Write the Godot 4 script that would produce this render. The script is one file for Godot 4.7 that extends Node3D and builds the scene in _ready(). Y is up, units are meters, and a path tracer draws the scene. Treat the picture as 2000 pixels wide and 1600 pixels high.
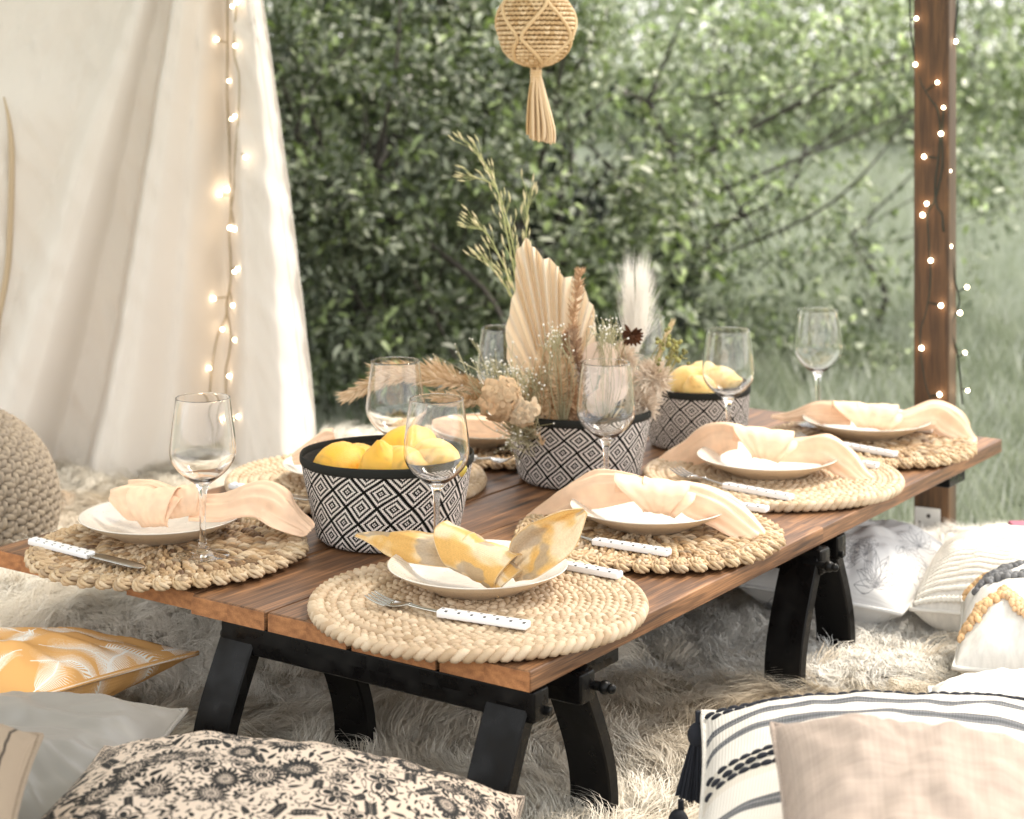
extends Node3D

const FL := 3500.0        # focal length in pixels of a picture 2000 wide
const HOR := 145.0        # its horizon line
const EYE := 0.835         # eye height above the rugs
const TOP := 0.225         # height of the table top
const MATTOP := 0.2385

var taken := {}
var rng := RandomNumberGenerator.new()
var M := {}

# ---------------------------------------------------------------- places
func px(x: float, y: float, h := 0.0) -> Vector3:
	var d := FL * (EYE - h) / (y - HOR)
	return Vector3((x - 1000.0) * d / FL, h, -d)

func pd(x: float, y: float, d: float) -> Vector3:
	return Vector3((x - 1000.0) * d / FL, EYE - (y - HOR) * d / FL, -d)

func tb(s: float, t: float, h := 0.0) -> Vector3:   # s across the planks from the near right corner, t along them
	return Vector3(0.0209 - 0.824 * s + 0.566 * t, TOP + h, -1.828 - 0.566 * s - 0.825 * t)

# ---------------------------------------------------------------- things
func numbered(n: String) -> String:
	if not taken.has(n):
		taken[n] = 0
		return n
	taken[n] += 1
	return "%s_%03d" % [n, taken[n]]

func tag(o: Node3D, label := "", category := "", group := "", kind := "") -> Node3D:
	if label: o.set_meta("label", label)
	if category: o.set_meta("category", category)
	if group: o.set_meta("group", group)
	if kind: o.set_meta("kind", kind)
	return o

func thing(called: String, label: String, category: String, at := Vector3.ZERO, turn := 0.0, group := "") -> Node3D:
	var o := Node3D.new()
	o.name = numbered(called)
	add_child(o)
	o.position = at
	o.rotation.y = turn
	tag(o, label, category, group)
	return o

func part(called: String, mesh: Mesh, mat: Material, parent: Node3D, at := Vector3.ZERO) -> MeshInstance3D:
	var o := MeshInstance3D.new()
	o.mesh = mesh
	if mat: o.material_override = mat
	if parent == self:
		o.name = numbered(called)
		add_child(o)
	else:
		var n := called
		var k := 0
		while parent.has_node(NodePath(n)):
			k += 1
			n = "%s_%03d" % [called, k]
		o.name = n
		parent.add_child(o)
	o.position = at
	return o

func copy(o: Node3D, label := "", at := Vector3.INF, turn := INF) -> Node3D:
	var c: Node3D = o.duplicate()
	c.name = numbered(String(o.name).rstrip("0123456789").trim_suffix("_"))
	add_child(c)
	if label: c.set_meta("label", label)
	if at != Vector3.INF: c.position = at
	if turn != INF: c.rotation.y = turn
	return c

# ---------------------------------------------------------------- geometry
class Geo:
	var v := PackedVector3Array()
	var t := PackedVector2Array()
	var c := PackedColorArray()
	var ix := PackedInt32Array()

	func quad(a: int, b: int, d: int, e: int) -> void:
		ix.append_array([a, b, d, a, d, e])

	# a sheet of nu x nv cells; fn(u, v) gives a point
	func grid(nu: int, nv: int, fn: Callable, col := Color.WHITE, loop_u := false, loop_v := false, cfn = null) -> void:
		var o := v.size()
		for j in nv + 1:
			for i in nu + 1:
				var u := float(i) / nu
				var w := float(j) / nv
				v.append(fn.call(u if not (loop_u and i == nu) else 0.0, w if not (loop_v and j == nv) else 0.0))
				t.append(Vector2(u, w))
				c.append(cfn.call(u, w) if cfn != null else col)
		for j in nv:
			for i in nu:
				var a := o + j * (nu + 1) + i
				quad(a, a + 1, a + nu + 2, a + nu + 1)

	# a sheet with thickness
	func sheet(nu: int, nv: int, fn: Callable, th: float, col := Color.WHITE, cfn = null) -> void:
		var p := []
		for j in nv + 1:
			for i in nu + 1:
				p.append(fn.call(float(i) / nu, float(j) / nv))
		var o := v.size()
		var n := (nu + 1) * (nv + 1)
		for side in [1.0, -1.0]:
			for j in nv + 1:
				for i in nu + 1:
					var k := j * (nu + 1) + i
					var du: Vector3 = p[j * (nu + 1) + mini(i + 1, nu)] - p[j * (nu + 1) + maxi(i - 1, 0)]
					var dv: Vector3 = p[mini(j + 1, nv) * (nu + 1) + i] - p[maxi(j - 1, 0) * (nu + 1) + i]
					var nn := dv.cross(du).normalized()
					v.append(p[k] + nn * th * 0.5 * side)
					t.append(Vector2(float(i) / nu, float(j) / nv))
					c.append(cfn.call(float(i) / nu, float(j) / nv) if cfn != null else col)
		for j in nv:
			for i in nu:
				var a := o + j * (nu + 1) + i
				quad(a, a + 1, a + nu + 2, a + nu + 1)
				var b := a + n
				quad(b, b + nu + 1, b + nu + 2, b + 1)
		for i in nu:
			quad(o + i, o + n + i, o + n + i + 1, o + i + 1)
			var a := o + nv * (nu + 1) + i
			quad(a, a + 1, a + n + 1, a + n)
		for j in nv:
			var a := o + j * (nu + 1)
			quad(a, a + nu + 1, a + n + nu + 1, a + n)
			var b := a + nu
			quad(b, b + n, b + n + nu + 1, b + nu + 1)

	# a tube along points; r is a number or an array of radii
	func tube(pts: Array, r, sides := 6, col := Color.WHITE, closed := false, cols := [], flat := 1.0) -> void:
		var n := pts.size()
		var o := v.size()
		var up := Vector3.UP
		var last := Vector3.ZERO
		for i in n:
			var d: Vector3
			if closed:
				d = pts[(i + 1) % n] - pts[(i + n - 1) % n]
			else:
				d = pts[mini(i + 1, n - 1)] - pts[maxi(i - 1, 0)]
			d = d.normalized()
			var side: Vector3
			if closed:
				side = d.cross(up)
			elif last == Vector3.ZERO:
				side = d.cross(up if absf(d.y) < 0.95 else Vector3.RIGHT)
			else:
				side = last - d * last.dot(d)
			if side.length_squared() < 1e-12:
				side = d.cross(Vector3(0.3, 0.1, 0.9))
			side = side.normalized()
			last = side
			var over := side.cross(d).normalized()
			var rr: float = r[i] if r is Array else r
			for k in sides:
				var a := TAU * k / sides
				v.append(pts[i] + side * cos(a) * rr + over * sin(a) * rr * flat)
				t.append(Vector2(float(k) / sides, float(i) / n))
				c.append(cols[i] if cols.size() else col)
		var m := n if closed else n - 1
		for i in m:
			var i2 := (i + 1) % n
			for k in sides:
				var k2 := (k + 1) % sides
				quad(o + i * sides + k, o + i * sides + k2, o + i2 * sides + k2, o + i2 * sides + k)
		if not closed:
			for e in [0, n - 1]:
				v.append(pts[e])
				t.append(Vector2(0.5, 0.5))
				c.append(cols[e] if cols.size() else col)
				var cc := v.size() - 1
				for k in sides:
					var k2 := (k + 1) % sides
					if e == 0:
						ix.append_array([cc, o + k2, o + k])
					else:
						ix.append_array([cc, o + e * sides + k, o + e * sides + k2])

	# turned about the y axis; profile of Vector2(radius, height), from the bottom outside upwards
	func lathe(prof: Array, segs := 32, at := Vector3.ZERO, col := Color.WHITE, uscale := 1.0) -> void:
		var o := v.size()
		var n := prof.size()
		for j in n:
			for i in segs + 1:
				var a := TAU * i / segs
				v.append(at + Vector3(cos(a) * prof[j].x, prof[j].y, sin(a) * prof[j].x))
				t.append(Vector2(float(i) / segs * uscale, 1.0 - float(j) / (n - 1)))
				c.append(col)
		for j in n - 1:
			for i in segs:
				var a := o + j * (segs + 1) + i
				quad(a, a + 1, a + segs + 2, a + segs + 1)

	func box(size: Vector3, bev: float, xf := Transform3D(), col := Color.WHITE) -> void:
		var o := v.size()
		var first := ix.size()
		var h := size * 0.5
		for k in 8:
			var s := Vector3(1 if k & 1 else -1, 1 if k & 2 else -1, 1 if k & 4 else -1)
			for ax in 3:
				var p := Vector3(h.x - bev, h.y - bev, h.z - bev)
				p[ax] += bev
				v.append(xf * (p * s))
				t.append(Vector2(s.x * 0.5 + 0.5, s.z * 0.5 + 0.5))
				c.append(col)
		var at := func(k: int, ax: int) -> int: return o + k * 3 + ax
		for ax in 3:
			var b1 := 1 << ((ax + 1) % 3)
			var b2 := 1 << ((ax + 2) % 3)
			for s in [0, 1 << ax]:
				var q := [at.call(s, ax), at.call(s | b1, ax), at.call(s | b1 | b2, ax), at.call(s | b2, ax)]
				if s: q.reverse()
				quad(q[0], q[1], q[2], q[3])
			for s1 in [0, b1]:
				for s2 in [0, b2]:
					var k: int = s1 | s2
					var k2: int = k | (1 << ax)
					var a1 := (ax + 1) % 3
					var a2 := (ax + 2) % 3
					var q2 := [at.call(k, a1), at.call(k2, a1), at.call(k2, a2), at.call(k, a2)]
					if (s1 != 0) != (s2 != 0): q2.reverse()
					quad(q2[0], q2[1], q2[2], q2[3])
		for k in 8:
			var odd: bool = ((k & 1) + ((k >> 1) & 1) + ((k >> 2) & 1)) % 2 == 0
			var q3 := [at.call(k, 0), at.call(k, 1), at.call(k, 2)]
			if not odd: q3.reverse()
			ix.append_array(q3)
		for i in range(first, ix.size(), 3):      # every face outwards
			var pa := v[ix[i]]
			var f := (v[ix[i + 2]] - pa).cross(v[ix[i + 1]] - pa)
			if f.dot((pa + v[ix[i + 1]] + v[ix[i + 2]]) / 3.0 - xf.origin) < 0.0:
				var x := ix[i]
				ix[i] = ix[i + 1]
				ix[i + 1] = x

	func ball(at: Vector3, r: Vector3, nu := 12, nv := 8, col := Color.WHITE) -> void:
		grid(nu, nv, func(u, w): return at + Vector3(sin(PI * w) * cos(TAU * u) * r.x, -cos(PI * w) * r.y, sin(PI * w) * sin(TAU * u) * r.z), col, true)

	func volume() -> float:
		var s := 0.0
		for i in range(0, ix.size(), 3):
			s += v[ix[i]].dot(v[ix[i + 2]].cross(v[ix[i + 1]]))
		return s

	# smooth normals; outward turns a closed shape's faces to the outside
	func mesh(outward := false, weld := true) -> ArrayMesh:
		if outward and volume() < 0.0:
			for i in range(0, ix.size(), 3):
				var x := ix[i]
				ix[i] = ix[i + 1]
				ix[i + 1] = x
		var nn := PackedVector3Array()
		nn.resize(v.size())
		for i in range(0, ix.size(), 3):
			var a := v[ix[i]]
			var f := (v[ix[i + 2]] - a).cross(v[ix[i + 1]] - a)
			nn[ix[i]] += f
			nn[ix[i + 1]] += f
			nn[ix[i + 2]] += f
		if weld:
			var sums := {}
			for i in v.size():
				var k := Vector3i((v[i] * 20000.0).round())
				sums[k] = sums.get(k, Vector3.ZERO) + nn[i].normalized() * nn[i].length()
			for i in v.size():
				var w: Vector3 = sums[Vector3i((v[i] * 20000.0).round())]
				if w.dot(nn[i]) > 0.0: nn[i] = w
		for i in nn.size():
			nn[i] = nn[i].normalized() if nn[i].length_squared() > 1e-30 else Vector3.UP
		var arr := []
		arr.resize(Mesh.ARRAY_MAX)
		arr[Mesh.ARRAY_VERTEX] = v
		arr[Mesh.ARRAY_NORMAL] = nn
		arr[Mesh.ARRAY_TEX_UV] = t
		arr[Mesh.ARRAY_COLOR] = c
		arr[Mesh.ARRAY_INDEX] = ix
		var m := ArrayMesh.new()
		m.add_surface_from_arrays(Mesh.PRIMITIVE_TRIANGLES, arr)
		return m

static func spline(p: Array, n: int) -> Array:    # Catmull-Rom through p (Vector3 or number), n pieces each
	var out := []
	for i in p.size() - 1:
		var a = p[maxi(i - 1, 0)]
		var b = p[i]
		var c = p[i + 1]
		var d = p[mini(i + 2, p.size() - 1)]
		for k in n:
			var t := float(k) / n
			out.append(0.5 * (2.0 * b + (c - a) * t + (2.0 * a - 5.0 * b + 4.0 * c - d) * t * t + (3.0 * b - 3.0 * c + d - a) * t * t * t))
	out.append(p[-1])
	return out

func at_list(l: Array, t: float):   # smooth lookup in an even list
	var x := clampf(t, 0, 1) * (l.size() - 1)
	var i := mini(int(x), l.size() - 2)
	return lerp(l[i], l[i + 1], x - i)

func scatter(called: String, mesh: Mesh, mat: Material, parent: Node3D, xf: Array, cols: Array = []) -> MultiMeshInstance3D:
	var mm := MultiMesh.new()
	mm.transform_format = MultiMesh.TRANSFORM_3D
	mm.use_colors = cols.size() > 0
	mm.mesh = mesh
	mm.instance_count = xf.size()
	var st := 16 if cols.size() else 12
	var b := PackedFloat32Array()
	b.resize(xf.size() * st)
	for i in xf.size():
		var t: Transform3D = xf[i]
		var o := i * st
		var x := t.basis.x
		var y := t.basis.y
		var z := t.basis.z
		b[o] = x.x; b[o + 1] = y.x; b[o + 2] = z.x; b[o + 3] = t.origin.x
		b[o + 4] = x.y; b[o + 5] = y.y; b[o + 6] = z.y; b[o + 7] = t.origin.y
		b[o + 8] = x.z; b[o + 9] = y.z; b[o + 10] = z.z; b[o + 11] = t.origin.z
		if st == 16:
			var cc: Color = cols[i]
			b[o + 12] = cc.r; b[o + 13] = cc.g; b[o + 14] = cc.b; b[o + 15] = 1.0
	mm.buffer = b
	var o2 := MultiMeshInstance3D.new()
	o2.multimesh = mm
	o2.material_override = mat
	o2.name = called
	parent.add_child(o2, true)
	o2.set_meta("kind", "stuff")
	return o2

# ---------------------------------------------------------------- materials
func lin(r: float, g: float, b: float) -> Color:
	return Color(r, g, b).linear_to_srgb()

func mat(called: String, col: Color, rough := 0.8, vc := false, spec := 0.5) -> StandardMaterial3D:
	var m := StandardMaterial3D.new()
	m.resource_name = called
	m.albedo_color = col
	m.roughness = rough
	m.metallic_specular = spec
	m.vertex_color_use_as_albedo = vc
	m.cull_mode = BaseMaterial3D.CULL_DISABLED
	M[called] = m
	return m

func noise(freq: float, oct := 4, sd := 1) -> FastNoiseLite:
	var n := FastNoiseLite.new()
	n.noise_type = FastNoiseLite.TYPE_SIMPLEX_SMOOTH
	n.frequency = freq
	n.fractal_octaves = oct
	n.seed = sd
	return n

func tex(im: Image) -> ImageTexture:
	return ImageTexture.create_from_image(im)

# ---------------------------------------------------------------- computed pictures: grain, weave, print
func dot_on(im: Image, cx: float, cy: float, rx: float, ry: float, ang: float, col: Color, drop := 0.0, ring := 0.0) -> void:
	# a turned ellipse, or with drop a teardrop pointing along +x, or with ring only its outline
	var w := im.get_width()
	var h := im.get_height()
	var rr := maxf(rx, ry) + 1.0
	var ca := cos(ang)
	var sa := sin(ang)
	for y in range(int(cy - rr), int(cy + rr) + 1):
		for x in range(int(cx - rr), int(cx + rr) + 1):
			var dx := x - cx
			var dy := y - cy
			var a := (dx * ca + dy * sa) / rx
			var b := (-dx * sa + dy * ca) / ry
			if drop > 0.0: b /= maxf(0.05, 1.0 - drop * (a * 0.5 + 0.5))
			var q := a * a + b * b
			if q < 1.0 and q >= ring * ring:
				im.set_pixel(posmod(x, w), posmod(y, h), col)

func stroke(im: Image, pts: Array, width: float, col: Color, taper := false) -> void:
	for i in pts.size() - 1:
		var a: Vector2 = pts[i]
		var b: Vector2 = pts[i + 1]
		var n := maxi(1, int(a.distance_to(b) / maxf(0.6, width * 0.4)))
		for k in n:
			var p := a.lerp(b, float(k) / n)
			var f := (i + float(k) / n) / (pts.size() - 1)
			var r := width * 0.5 * (1.0 - f if taper else 1.0)
			dot_on(im, p.x, p.y, maxf(r, 0.55), maxf(r, 0.55), 0, col)

func curl(c: Vector2, r: float, a0: float, turns: float) -> Array:
	var out := []
	for i in 26:
		var f := i / 25.0
		var a := a0 + turns * TAU * f
		out.append(c + Vector2(cos(a), sin(a)) * r * (1.0 - 0.85 * f))
	return out

func floral_picture() -> Image:
	var im := Image.create(1024, 768, false, Image.FORMAT_RGB8)
	im.fill(Color(0.84, 0.765, 0.695))
	var ink := Color(0.05, 0.036, 0.033)
	var bg := Color(0.84, 0.765, 0.695)
	var r := RandomNumberGenerator.new()
	r.seed = 5
	var spots := []
	for k in 14000:
		var p := Vector2(r.randf() * 1024, r.randf() * 768)
		var big := r.randf_range(30, 62) if k < 500 else (r.randf_range(14, 28) if k < 2600 else r.randf_range(6, 14))
		var free := true
		for q in spots:
			var d: float = Vector2(absf(wrapf(p.x - q[0].x, -512, 512)), absf(wrapf(p.y - q[0].y, -384, 384))).length()
			if d < (big + q[1]) * 0.74:
				free = false
				break
		if free: spots.append([p, big])
	for q in spots:
		var p: Vector2 = q[0]
		var s: float = q[1]
		var a0 := r.randf() * TAU
		var kind := r.randi() % 4
		if s > 40.0:
			if kind < 2:     # a sunflower: rings of petals and dots
				var n := 15 + r.randi() % 6
				for i in n:
					var a := a0 + TAU * i / n
					dot_on(im, p.x + cos(a) * s * 0.76, p.y + sin(a) * s * 0.76, s * 0.26, s * 0.15, a, ink, 0.5)
				dot_on(im, p.x, p.y, s * 0.5, s * 0.5, 0, ink, 0, 0.86)
				for i in 14:
					var a := TAU * i / 14
					dot_on(im, p.x + cos(a) * s * 0.33, p.y + sin(a) * s * 0.33, s * 0.06, s * 0.06, 0, ink)
				dot_on(im, p.x, p.y, s * 0.2, s * 0.2, 0, ink)
				for i in 6:
					dot_on(im, p.x + cos(i * 1.05) * s * 0.1, p.y + sin(i * 1.05) * s * 0.1, 1.8, 1.8, 0, bg)
			else:            # five round petals with inner petals
				for i in 5:
					var a := a0 + TAU * i / 5
					var c := p + Vector2(cos(a), sin(a)) * s * 0.55
					dot_on(im, c.x, c.y, s * 0.4, s * 0.34, a, ink, -0.2, 0.8)
					dot_on(im, c.x - cos(a) * s * 0.08, c.y - sin(a) * s * 0.08, s * 0.24, s * 0.17, a, ink, 0.0)
				dot_on(im, p.x, p.y, s * 0.17, s * 0.17, 0, bg)
				dot_on(im, p.x, p.y, s * 0.12, s * 0.12, 0, ink)
		elif s > 24.0:
			if kind == 0:    # a spray of berries
				for i in 12:
					var c := p + Vector2(r.randf_range(-0.7, 0.7), r.randf_range(-0.7, 0.7)) * s
					stroke(im, [p, c], 1.8, ink)
					dot_on(im, c.x, c.y, s * 0.15, s * 0.15, 0, ink)
			elif kind == 1:  # a scroll with drops along it
				var cp := curl(p, s * 0.9, a0, 1.1)
				stroke(im, cp, s * 0.17, ink, true)
				for i in 6:
					var d: Vector2 = (cp[i * 3] - p).normalized()
					var c: Vector2 = cp[i * 3] - d * s * 0.2
					dot_on(im, c.x, c.y, s * 0.13, s * 0.07, d.angle(), ink, 0.6)
			else:            # a feathered leaf
				var d := Vector2(cos(a0), sin(a0))
				stroke(im, [p - d * s * 0.9, p + d * s * 0.9], 2.4, ink)
				for i in 6:
					for sd in [-1.0, 1.0]:
						var c = p + d * s * (-0.7 + 0.28 * i) + d.orthogonal() * sd * s * 0.26
						dot_on(im, c.x, c.y, s * 0.32, s * 0.15, a0 + sd * -0.7, ink, 0.5)
		elif s > 13.0:
			if kind < 2:
				dot_on(im, p.x, p.y, s * 1.0, s * 0.58, a0, ink, 0.7)
			elif kind == 2:
				dot_on(im, p.x, p.y, s * 0.85, s * 0.45, a0, ink, 0.5, 0.72)
			else:
				stroke(im, curl(p, s * 0.8, a0, 0.9), s * 0.3, ink, true)
		else:
			dot_on(im, p.x, p.y, s * 0.9, s * (0.38 + 0.3 * r.randf()), a0, ink, 0.6)
	return im

func palm_picture() -> Image:
	var im := Image.create(768, 768, false, Image.FORMAT_RGB8)
	im.fill(Color(0.89, 0.68, 0.43))
	var w := Color(0.97, 0.95, 0.92)
	var r := RandomNumberGenerator.new()
	r.seed = 11
	for k in 17:
		var p := Vector2(r.randf() * 768, r.randf() * 768)
		var a := r.randf() * TAU
		var bend := r.randf_range(-0.9, 0.9)
		var pts := []
		for i in 30:
			pts.append(p)
			p += Vector2(cos(a), sin(a)) * 9.0
			a += bend / 30.0
		stroke(im, pts, 5.0, w)
		for i in range(2, 30):
			var d: Vector2 = (pts[i] - pts[i - 1]).normalized()
			var ln := 92.0 * sin(PI * clampf(i / 31.0 + 0.14, 0, 1))
			for sd in [-1.0, 1.0]:
				var e: Vector2 = d.rotated(sd * 0.75)
				var tip: Vector2 = pts[i] + e * ln + d * ln * 0.25
				stroke(im, [pts[i], pts[i] + e * ln * 0.5, tip], 4.8, w, true)
	return im

func leaf_line_picture() -> Image:
	var im := Image.create(768, 768, false, Image.FORMAT_RGB8)
	im.fill(Color(0.87, 0.865, 0.86))
	var ink := Color(0.52, 0.52, 0.53)
	var r := RandomNumberGenerator.new()
	r.seed = 21
	for k in 11:
		var c := Vector2(r.randf() * 768, r.randf() * 768)
		var a0 := r.randf() * TAU
		for i in 7:
			var a := a0 + (i - 3) * 0.42
			var ln := 150.0 * (1.0 - absf(i - 3) * 0.1)
			var d := Vector2(cos(a), sin(a))
			for sd in [-1.0, 1.0, 0.0]:
				var pts := []
				for j in 9:
					var f := j / 8.0
					pts.append(c + d * ln * f + d.orthogonal() * sd * sin(PI * pow(f, 0.8)) * ln * 0.17)
				stroke(im, pts, 1.7, ink)
	return im

# nested diamonds knitted in two yarns; also the relief of the stitches
func diamond_pictures() -> Array:
	var n := 22
	var k := 16
	var im := Image.create(n * k, n * k, false, Image.FORMAT_RGB8)
	var hm := Image.create(n * k, n * k, false, Image.FORMAT_RGB8)
	var r := RandomNumberGenerator.new()
	r.seed = 3
	for j in n:
		for i in n:
			var d := absi(i - 11) + absi(j - 11)
			if d > 11: d = 22 - d
			var white := d in [1, 4, 5, 8, 9]
			var tone := r.randf_range(-0.05, 0.05)
			var col := Color(0.90 + tone, 0.87 + tone, 0.85 + tone) if white else Color(0.07 + tone * 0.3, 0.064 + tone * 0.3, 0.058 + tone * 0.3)
			for y in k:
				for x in k:
					# each stitch is a V of two slanting loops, one stitch apart
					var u := (x + 0.5) / k
					var s := fposmod((y + 0.5) / k + absf(u - 0.5) * 0.9, 1.0)
					var hgt := pow(sin(PI * s), 0.6) * (0.55 + 0.45 * pow(absf(sin(TAU * u)), 0.7))
					var yy := posmod(j * k + y - int(absf(u - 0.5) * 0.9 * k), n * k)
					im.set_pixel(i * k + x, yy, col)
					var q := int(posmod(j * k + y, n * k))
					hm.set_pixel(i * k + x, q, Color(hgt, hgt, hgt))
	return [im, hm]

func wood_picture(dark: Color, lite: Color, sd: int, knots: int, w := 768, h := 256) -> Image:
	var im := Image.create(w, h, false, Image.FORMAT_RGB8)
	var a := noise(1.0, 4, sd)
	var b := noise(1.0, 3, sd + 7)
	var ks := []
	var r := RandomNumberGenerator.new()
	r.seed = sd
	for k in knots: ks.append(Vector2(r.randf() * w, r.randf() * h))
	for y in h:
		for x in w:
			var yy := float(y)
			var dark_knot := 0.0
			for k in ks:
				var dx: float = (x - k.x) / 60.0
				var dy: float = (y - k.y) / 16.0
				var q := dx * dx + dy * dy
				if q < 6.0:
					yy += 7.0 * signf(dy) * exp(-q)
					dark_knot = maxf(dark_knot, exp(-q * 5.0))
			var g := a.get_noise_2d(x * 0.004, yy * 0.05) * 0.5 + 0.5
			var fine := b.get_noise_2d(x * 0.016 + 50, yy * 0.55) * 0.5 + 0.5
			var worn := smoothstep(0.05, 0.45, b.get_noise_2d(x * 0.006 + 200, y * 0.012))
			var f := clampf(g * 0.75 + (fine - 0.5) * 0.95 + 0.10 + 0.10 * sin(g * 24.0) + 0.22 * worn, 0, 1)
			im.set_pixel(x, y, dark.lerp(lite, f).lerp(dark * 0.5, dark_knot))
	return im

func endgrain_picture() -> Image:
	var im := Image.create(256, 256, false, Image.FORMAT_RGB8)
	var a := noise(0.02, 3, 77)
	var b := noise(0.25, 2, 78)
	for y in 256:
		for x in 256:
			var q := Vector2(x - 90, y + 130).length() + a.get_noise_2d(x, y) * 7.0
			var f := 0.5 + 0.09 * sin(q * 0.33) + 0.22 * b.get_noise_2d(x, y) + 0.3 * a.get_noise_2d(x + 500, y)
			im.set_pixel(x, y, Color(0.44, 0.27, 0.155).lerp(Color(0.78, 0.55, 0.35), clampf(f, 0, 1)))
	return im

func speckle_picture(base: Color, n: int) -> Image:
	var im := Image.create(512, 512, false, Image.FORMAT_RGB8)
	var a := noise(0.012, 3, 9)
	for y in 512:
		for x in 512:
			im.set_pixel(x, y, base * (1.0 + 0.045 * a.get_noise_2d(x, y)))
	var r := RandomNumberGenerator.new()
	r.seed = 8
	for k in n:
		var s := r.randf_range(0.6, 1.7)
		dot_on(im, r.randf() * 512, r.randf() * 512, s, s, 0, base * r.randf_range(0.35, 0.7))
	return im

func weave_picture(base: Color, k: int, depth: float, slub := -0.05) -> Array:   # plain weave: picture and relief
	var n := 512
	var im := Image.create(n, n, false, Image.FORMAT_RGB8)
	var hm := Image.create(n, n, false, Image.FORMAT_RGB8)
	var a := noise(0.01, 3, 31)
	var sx := []
	var sy := []
	var r := RandomNumberGenerator.new()
	r.seed = 41
	for i in n / k + 1:
		sx.append(r.randf_range(-1, 1))
		sy.append(r.randf_range(-1, 1))
	for y in n:
		for x in n:
			var i := x / k
			var j := y / k
			var u := fposmod(x + 0.5, k) / k
			var w := fposmod(y + 0.5, k) / k
			var over := (i + j) % 2 == 0
			var hgt := (sin(PI * u) if over else sin(PI * w)) * (0.7 + 0.3 * (sin(PI * w) if over else sin(PI * u)))
			var tone: float = (sx[i] if over else sy[j]) * (0.05 + slub) + 0.05 * a.get_noise_2d(x, y) - depth * (1.0 - hgt)
			im.set_pixel(x, y, Color(clampf(base.r * (1 + tone), 0, 1), clampf(base.g * (1 + tone), 0, 1), clampf(base.b * (1 + tone), 0, 1)))
			hm.set_pixel(x, y, Color(hgt, hgt, hgt))
	return [im, hm]

func stripe_pillow_picture() -> Image:    # off-white weave with two woven navy bands and rows of tufts' ground
	var im := Image.create(1024, 768, false, Image.FORMAT_RGB8)
	var r := RandomNumberGenerator.new()
	r.seed = 4
	for y in 768:
		var v := y / 768.0
		for x in 1024:
			var o := ((x / 3) + (y / 3)) % 2
			var c := Color(0.86, 0.84, 0.81) * (1.0 - 0.05 * o)
			var band := (v > 0.175 and v < 0.215) or (v > 0.285 and v < 0.325) or (v > 0.675 and v < 0.715) or (v > 0.785 and v < 0.825)
			if band:
				c = Color(0.14, 0.155, 0.19) if o == 0 else Color(0.66, 0.66, 0.66)
				if (x / 3) % 2 == 0 and (y / 3) % 3 != 0: c = Color(0.17, 0.19, 0.23)
			elif v > 0.43 and v < 0.57 and o == 1:
				c = Color(0.76, 0.72, 0.66)
			im.set_pixel(x, y, c)
	return im

func ochre_picture() -> Image:     # cotton with soft ochre and grey blotches
	var im := Image.create(512, 512, false, Image.FORMAT_RGB8)
	var a := noise(0.011, 3, 12)
	var b := noise(0.010, 3, 13)
	var c := noise(0.2, 2, 14)
	for y in 512:
		for x in 512:
			var col := Color(0.91, 0.82, 0.68)
			col = col.lerp(Color(0.86, 0.68, 0.40), smoothstep(-0.30, 0.20, a.get_noise_2d(x, y * 0.7)))
			col = col.lerp(Color(0.66, 0.59, 0.52), 0.7 * smoothstep(0.14, 0.34, b.get_noise_2d(x, y)))
			im.set_pixel(x, y, col * (1.0 + 0.05 * c.get_noise_2d(x, y)))
	return im

func polka_picture() -> Image:
	var im := Image.create(256, 64, false, Image.FORMAT_RGB8)
	im.fill(Color(0.93, 0.93, 0.94))
	for i in 7:
		for j in 2:
			dot_on(im, i * 36.6 + 9 + j * 18, 18 + j * 28, 4.2, 7.0, 0, Color(0.25, 0.25, 0.26))
	return im

func from_height(hm: Image, strength: float) -> ImageTexture:
	var n: Image = hm.duplicate()
	n.convert(Image.FORMAT_RGBA8)
	n.bump_map_to_normal_map(strength)
	return tex(n)

func lay(m: StandardMaterial3D, im: Image, scale := Vector3.ONE, tri := false) -> StandardMaterial3D:
	m.albedo_texture = tex(im)
	m.albedo_color = Color.WHITE
	m.uv1_scale = scale
	m.uv1_triplanar = tri
	return m

func relief(m: StandardMaterial3D, hm: Image, strength: float) -> StandardMaterial3D:
	m.normal_enabled = true
	m.normal_texture = from_height(hm, strength)
	return m

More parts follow.
